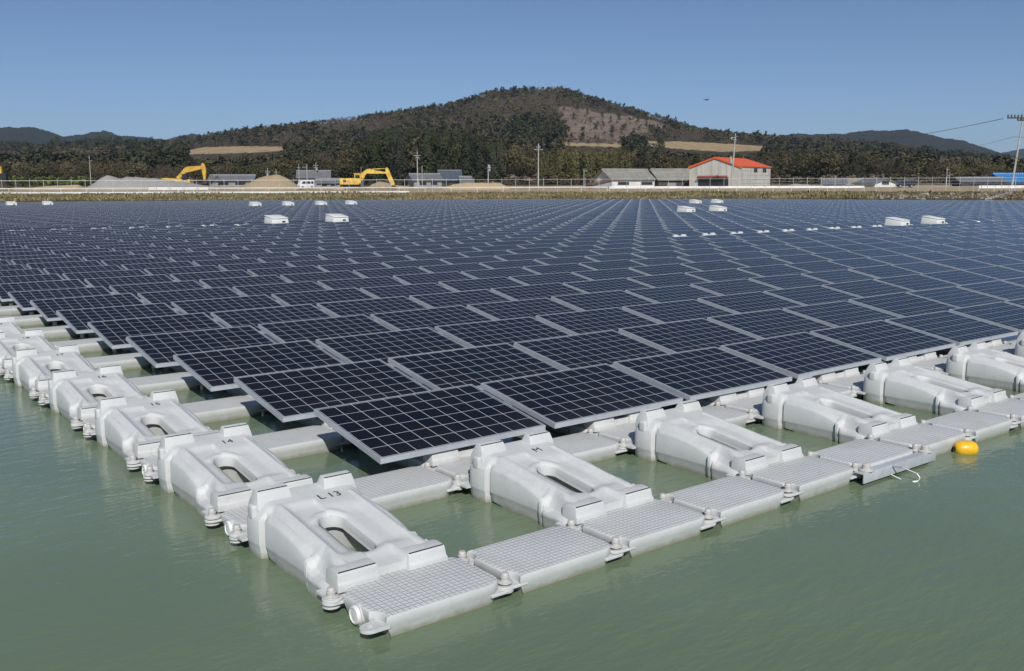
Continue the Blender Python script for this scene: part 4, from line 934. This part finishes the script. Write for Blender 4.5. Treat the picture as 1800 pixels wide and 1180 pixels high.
for y0, y1 in ((-1.5, -.9), (.9, 1.5)): MB().prism_y(P_([(-30, 332), (-32, 329), (-28, 326.5), (16, 326.5), (20, 329), (17, 332)]), y0, y1).build('track', M['exdark'], t, .05, seg=1)

# vehicles
M['carwhite'] = simple('white_car_paint', (.74, .75, .76), .3, 0, .04); M['carblack'] = simple('black_car_paint', (.02, .022, .035), .25, 0, .1); M['tyre'] = simple('tyre', (.02, .02, .02), .8); M['lamp'] = simple('lamp_glass', (.55, .5, .45), .2)
def vehicle(name, px, D, L, H, Wd, prof, glass, paint, yaw, label, cat):
    t = empty(name, spot(px, D), ZR+yaw, label, cat)
    MB().prism_y(prof, -Wd/2, Wd/2).build('body', paint, t, .06)
    for pts in glass: MB().prism_y(pts, -Wd/2-.015, Wd/2+.015).build('window', M['glass'], t, .01)
    for x in (-L*.31, L*.31):
        for s in (-1, 1):
            w = MB().lathe([(.30, -.09), (.32, -.07), (.32, .07), (.30, .09)], 16, Matrix.Translation((x, s*(Wd/2-.06), .32))@Matrix.Rotation(R(90), 4, 'X')).build('wheel', M['tyre'], t, sm=40)
            MB().lathe([(.17, -.105), (.18, -.09), (.18, .09), (.17, .105)], 12, Matrix.Translation((x, s*(Wd/2-.06), .32))@Matrix.Rotation(R(90), 4, 'X')).build('hub', M['galv'], w, sm=40)
    xs = min(p[0] for p in prof)
    for s in (-1, 1): MB().box(xs-.02, xs+.05, s*Wd*.33-.14, s*Wd*.33+.14, .62, .80).build('headlight', M['lamp'], t, .01)
    return t
vehicle('van', 538, 204, 3.3, 1.8, 1.45, [(-1.6, .35), (1.6, .35), (1.62, 1.75), (1.5, 1.85), (-1.0, 1.85), (-1.45, 1.15), (-1.65, .95)], [[(-1.28, 1.12), (-.95, 1.62), (-.35, 1.62), (-.35, 1.12)], [(-.2, 1.12), (-.2, 1.62), (.75, 1.62), (.75, 1.12)], [(.9, 1.12), (.9, 1.62), (1.45, 1.62), (1.45, 1.12)]], M['carwhite'], R(38), 'small white van parked right of the rounded sand heap', 'van')
vehicle('car', 1592, 206, 3.6, 1.6, 1.5, [(-1.8, .3), (1.8, .3), (1.8, 1.1), (1.6, 1.6), (-.8, 1.6), (-1.2, 1.0), (-1.8, .85)], [[(-1.0, 1.02), (-.7, 1.5), (.3, 1.5), (.3, 1.02)], [(.4, 1.02), (.4, 1.5), (1.5, 1.5), (1.6, 1.05)]], M['carblack'], R(-8), 'dark blue-black car parked right of the small white-gabled house', 'car')

# utility poles
M['polec'] = simple('pole_concrete', (.40, .39, .37), .8, 0, .15, 1.5); M['insul'] = simple('insulator_porcelain', (.06, .06, .06), .35); M['can'] = simple('transformer_grey', (.36, .37, .38), .5, 0, .1)
def pole(px, ytop, D, arms=(), cans=(), label='', r=.15, lean=0, group=None, twin=False):
    p = spot(px, D); h = at(px, ytop, D).z-p.z; t = empty('utility_pole', p, ZR, label, 'utility pole', group); k = k_at(D)
    MB().tube((0, 0, -.8), (lean, 0, h), r, r*.62, 10).build('shaft', M['polec'], t, sm=50)
    for (py, half, off) in arms:
        z = at(px, py, D).z-p.z; x = lean*z/h+off
        th = .11 if half > .95 else .06; a = MB().box(x-half, x+half, -.16, -.06, z-th, z+th).build('crossarm', M['insul'] if half > .95 else M['galv'], t)
        for q in range(int(half*2/.6)+1):
            xx = x-half+.08+q*(2*half-.16)/max(1, int(half*2/.6)); MB().lathe([(.045, 0), (.07, .06), (.05, .12), (.07, .18), (.03, .24)], 8, Matrix.Translation((xx, -.11, z+.06))@Matrix.Scale(2.2 if half > .95 else 1.0, 4)).build('insulator', M['insul'], a)
    for (py, sz, off) in cans:
        z = at(px, py, D).z-p.z; MB().lathe([(sz*.9, -sz*1.3), (sz, -sz*1.2), (sz, sz*1.1), (sz*.8, sz*1.3)], 12, Matrix.Translation((lean*z/h+off, -.1, z))).build('transformer', M['can'], t, sm=40)
    return t
pole(161, 272, 206, [(281, .35, .3)], [], 'slender pole with a small bracket above the gravel heap', .10)
pole(472, 294, 232, [(300, .5, 0), (303, .5, 0)], [(307, .25, 0)], 'small pole with white crossarms rising behind the top of the rounded sand heap', .11)
pole(487, 297, 236, [(302, .4, 0)], [], 'thin pole right of the white-crossarmed pole behind the sand heap', .10)
pole(527, 288, 230, [(294, .4, 0)], [], 'thin pole at the left end of the grey hip-roofed house', .10)
pole(541, 288, 226, [(293, .6, -.4)], [], 'grey pole with a bent bracket in front of the grey hip-roofed house', .12)
pole(557, 285, 238, [(290, .6, 0), (294, .5, 0)], [(297, .22, .2)], 'pole with double crossarms over the grey hip roof', .12)
pole(636, 293, 240, [], [], 'thin pole behind the bend of the near excavator boom', .08)
pole(735, 266, 212, [(273, .75, 0), (277, .4, 0)], [], 'tall concrete pole standing left of the blue-grey roofed house', .15)
pole(743, 291, 214, [], [], 'short plain post just right of the tall concrete pole', .09)
pole(859, 289, 216, [(295, .4, .2)], [(293, .28, .2), (299, .2, .3)], 'pole with grey transformers in front of the dark cedar grove', .13)
pole(947, 253, 204, [(259, .45, 0), (263, .95, 0)], [(258, .16, .1)], 'tallest white pole, standing alone in mid picture left of the bamboo', .17)
pole(1027, 297, 206, [(301, .35, .2)], [], 'thin pole beside the rusty lean-to', .09)
pole(1286, 236, 199, [(243, .5, -.35), (247, .35, 0)], [(245, .14, -.7), (285, .3, -.45), (279, .22, -.6)], 'tall pole with transformers in front of the orange-roofed warehouse', .18, .55)
pole(1664, 296, 205, [(300, .35, .1), (311, .25, .2)], [], 'pair-braced pole in front of the right-hand scrub', .10)
pole(1669, 305, 207, [], [], 'short thin post right beside the pair-braced pole', .07)
big = pole(1778, 207, 172, [(210, 2.7, -.05), (214, 1.2, .2)], [(213, .28, 1.5)], 'big leaning concrete pole with a long crossarm at the right edge', .20, 1.25)
MB().tube((1.1, 0, at(1779, 212, 172).z-big.location.z), (1.2, 0, at(1779, 197, 172).z-big.location.z), .06, .03, 8).build('spike', M['galv'], big, sm=50)
MB().tube((1.5, 0, at(1779, 209, 172).z-big.location.z), (1.55, 0, at(1779, 197, 172).z-big.location.z), .05, .03, 8).build('spike', M['galv'], big, sm=50)
for n_, (a, b, lb) in enumerate([((1764, 211, 172), (1480, 243, 520), 'upper dark cable bundle running left from the big pole'), ((1781, 243, 172), (1590, 262, 420), 'lower dark cable running left from the big pole'), ((1783, 243, 172), (1990, 236, 150), 'short cable leaving the photo right of the big pole')]):
    A, B = at(*a), at(*b); pts = []
    for q in range(25):
        u = q/24; v = A.lerp(B, u); v.z -= 4*u*(1-u)*(2.2 if n_ < 2 else .4); pts.append(v)
    r = .055 if n_ == 0 else .03; tag(MB().path(pts, r, 5).build('power_line', M['insul']), lb, 'power line')

# fence, guard rails, kerb
def bankpt(px, d, z=None):
    D = float(interp(px, SHORE))+d; zz = base_z(px, D) if z is None else z
    return Vector(polar((px-900)/PX, D, zz))
M['white'] = simple('white_rail_paint', (.74, .74, .71), .5, 0, .12, .6)
fx = [-20+24.4*i for i in range(76)]
p0 = bankpt(900, 13); t = empty('mesh_fence', p0, 0, 'tall wire fence on thin steel posts along the whole far bank', 'fence')
FTOP = lambda px: at(px, 317+.0011*max(0, px-900)*(-1), float(interp(px, SHORE))+13).z
tops = []
for px in fx:
    b = bankpt(px, 13); zt = FTOP(px)+.12; a = MB(); a.tube(b-p0-Vector((0, 0, .3)), Vector((b.x, b.y, zt+.22))-p0, .042, .038, 6); a.build('post', M['zinc'], t, sm=60); tops.append(Vector((b.x, b.y, zt))-p0)
a = MB(); a.path(tops[:36], .032, 6); a.path(tops[35:], .018, 6); a.build('top_rail', M['white'], t)
w = MB()
for f in (.25, .5, .75):
    w.path([Vector((v.x, v.y, v.z-2.0*f)) for v in tops], .0035, 3)
for v0, v1 in zip(tops[:-1], tops[1:]):
    for q in range(1, 9): v = v0.lerp(v1, q/9); w.tube(v, v-Vector((0, 0, 1.9)), .0035, .0035, 3, cap=False)
w.build('wire_mesh', M['galv'], t)
M['cream'] = simple('weathered_rail_paint', (.64, .60, .52), .6, 0, .15, .5)
def rail(name, px0, px1, d, ztop, hgt, step, label, cat, post=True, zfun=None):
    n = max(2, int((px1-px0)/step)+1); xs = np.linspace(px0, px1, n); p0 = bankpt(px0, d); t = empty(name, p0, 0, label, cat)
    a = MB()
    for x0, x1 in zip(xs[:-1], xs[1:]):
        q0, q1 = bankpt(x0, d)-p0, bankpt(x1, d)-p0; s = Vector((-FH[0], -FH[1], 0))*.05
        z0, z1 = q0.z+ztop, q1.z+ztop
        prof = [(0, 0), (.9, -.25*hgt), (.2, -.5*hgt), (.9, -.75*hgt), (0, -hgt)] if hgt > .2 else [(0, 0), (.9, 0), (.9, -hgt), (0, -hgt)]
        va = [Vector((q0.x, q0.y, z0+dz))+s*o for o, dz in prof]; vb = [Vector((q1.x, q1.y, z1+dz))+s*o for o, dz in prof]; m_ = len(prof)
        a.add(va+vb, [(i, i+1, m_+i+1, m_+i) for i in range(m_-1)]+[(m_-1, 0, m_, 2*m_-1)])
    a.build('beam', M['white'] if hgt > .25 else M['cream'], t)
    if post:
        for x in xs:
            q = bankpt(x, d)-p0; MB().tube(q-Vector((0, 0, .2)), q+Vector((0, 0, ztop-.02)), .05, .05, 8).build('post', M['white'], t, sm=60)
    return t
rail('guard_rail', -30, 1068, 15.2, .92, .24, 45, 'long white guard rail running behind the left and middle fence', 'guard rail')
rail('guard_rail', 1072, 1520, 15.2, .92, .40, 30, 'white guard rail below the warehouse and the white house', 'guard rail')
rail('guard_rail', 1722, 1830, 14.5, .95, .52, 26, 'short bright white guard rail at the foot of the big right-hand pole', 'guard rail')
rail('guard_rail', 262, 366, 14.4, .98, .46, 24, 'short bright white guard rail length in front of the gravel heap', 'guard rail')
a = MB(); xs = np.linspace(-30, 720, 40)
for x0, x1 in zip(xs[:-1], xs[1:]):
    q0, q1 = bankpt(x0, 8.3), bankpt(x1, 8.3); s = Vector((FH[0], FH[1], 0))*.12; u = Vector((0, 0, .36)); dn = Vector((0, 0, -.15))
    a.add([q0+dn, q1+dn, q1+u, q0+u, q0+u+s, q1+u+s, q1+dn+s, q0+dn+s], [(0, 1, 2, 3), (3, 2, 5, 4), (4, 5, 6, 7)])
tag(a.build('white_kerb', M['white']), 'low white kerb line along the left half of the bank top', 'kerb')
# concrete steps at the right bank
t = empty('bank_steps', bankpt(1752, 1), ZR, 'narrow concrete steps slanting up the right-hand bank to the pole', 'steps'); A = bankpt(1738, .4); B = bankpt(1778, 6.4)
st_ = MB(); o = t.location; rotm = Matrix.Rotation(-ZR, 3, 'Z')
for q in range(10):
    v = rotm@(A.lerp(B, q/9)-o); st_.box(v.x-.55, v.x+.55, v.y-.35, v.y+.45, v.z-.4, v.z+.16)
st_.build('step', M['palewall'], t)
a = MB(); va, vb = rotm@(A-o), rotm@(B-o); s = Vector((.62, 0, 0)); u = Vector((0, 0, .30))
a.add([va+s-u, vb+s-u, vb+s+u, va+s+u, va+s*1.25-u, vb+s*1.25-u, vb+s*1.25+u, va+s*1.25+u], [(0,1,2,3),(7,6,5,4),(3,2,6,7),(0,3,7,4),(1,5,6,2)]); a.build('side_kerb', M['palewall'], t)
# stones at the water's edge on the right
ss = MB()
for q in range(160):
    px = random.uniform(1530, 1830); d = random.uniform(.2, 5.5); v = bankpt(px, d); r = random.uniform(.12, .38)
    ss.lathe([(r*.5, -r*.4), (r, -.1*r), (r*.85, r*.35), (r*.3, r*.55)], 6, Matrix.Translation(v)@Matrix.Rotation(random.uniform(0, 6), 4, 'Z')@Matrix.Diagonal((1.5, .9, .8, 1)))
tag(ss.build('rubble', M['gravel']), 'brown-grey stones strewn over the right-hand bank', 'stones', kind='stuff')

# bird
bl = at(1243, 177, 130); t = empty('bird', bl, ZR+R(20), 'small dark bird gliding high above the hill, right of its peak', 'bird')
bd = MB().lathe([(.005, -.24), (.035, -.16), (.06, -.04), (.055, .06), (.035, .13), (.04, .17), (.02, .22), (.004, .26)], 10, Matrix.Rotation(R(90), 4, 'Y'))
for s in (-1, 1):
    bd.add([(.10, s*.03, .03), (-.08, s*.03, .03), (-.10, s*.42, .14), (.12, s*.40, .15), (-.10, s*.82, .10), (-.02, s*.86, .10), (.09, s*.04, .0), (-.07, s*.04, .0)], [(0, 1, 2, 3), (3, 2, 4, 5), (6, 3, 2, 7)])
bd.add([(-.22, .02, .01), (-.22, -.02, .01), (-.40, -.10, .02), (-.40, .10, .02)], [(0, 1, 2, 3)])
bd.build('body', M['insul'], t, sm=50)

# ------------------------------------------------------------------ the air
hz = bpy.data.materials.new('air_haze'); hz.use_nodes = True; hz.node_tree.nodes.clear()
ho = hz.node_tree.nodes.new('ShaderNodeOutputMaterial'); hv = hz.node_tree.nodes.new('ShaderNodeVolumePrincipled')
hv.inputs['Color'].default_value = (.60, .78, 1.0, 1); hv.inputs['Density'].default_value = HAZE; hv.inputs['Anisotropy'].default_value = 0.0
hz.node_tree.links.new(hv.outputs[0], ho.inputs['Volume'])
b = MB(); A_ = [cs(-7000, -120), cs(7000, -120), cs(7000, 9500), cs(-7000, 9500)]
b.add([(x, y, -9) for x, y, _ in A_]+[(x, y, 420) for x, y, _ in A_], [(0,3,2,1),(4,5,6,7),(0,1,5,4),(1,2,6,5),(2,3,7,6),(3,0,4,7)])
tag(b.build('haze', hz), kind='stuff')
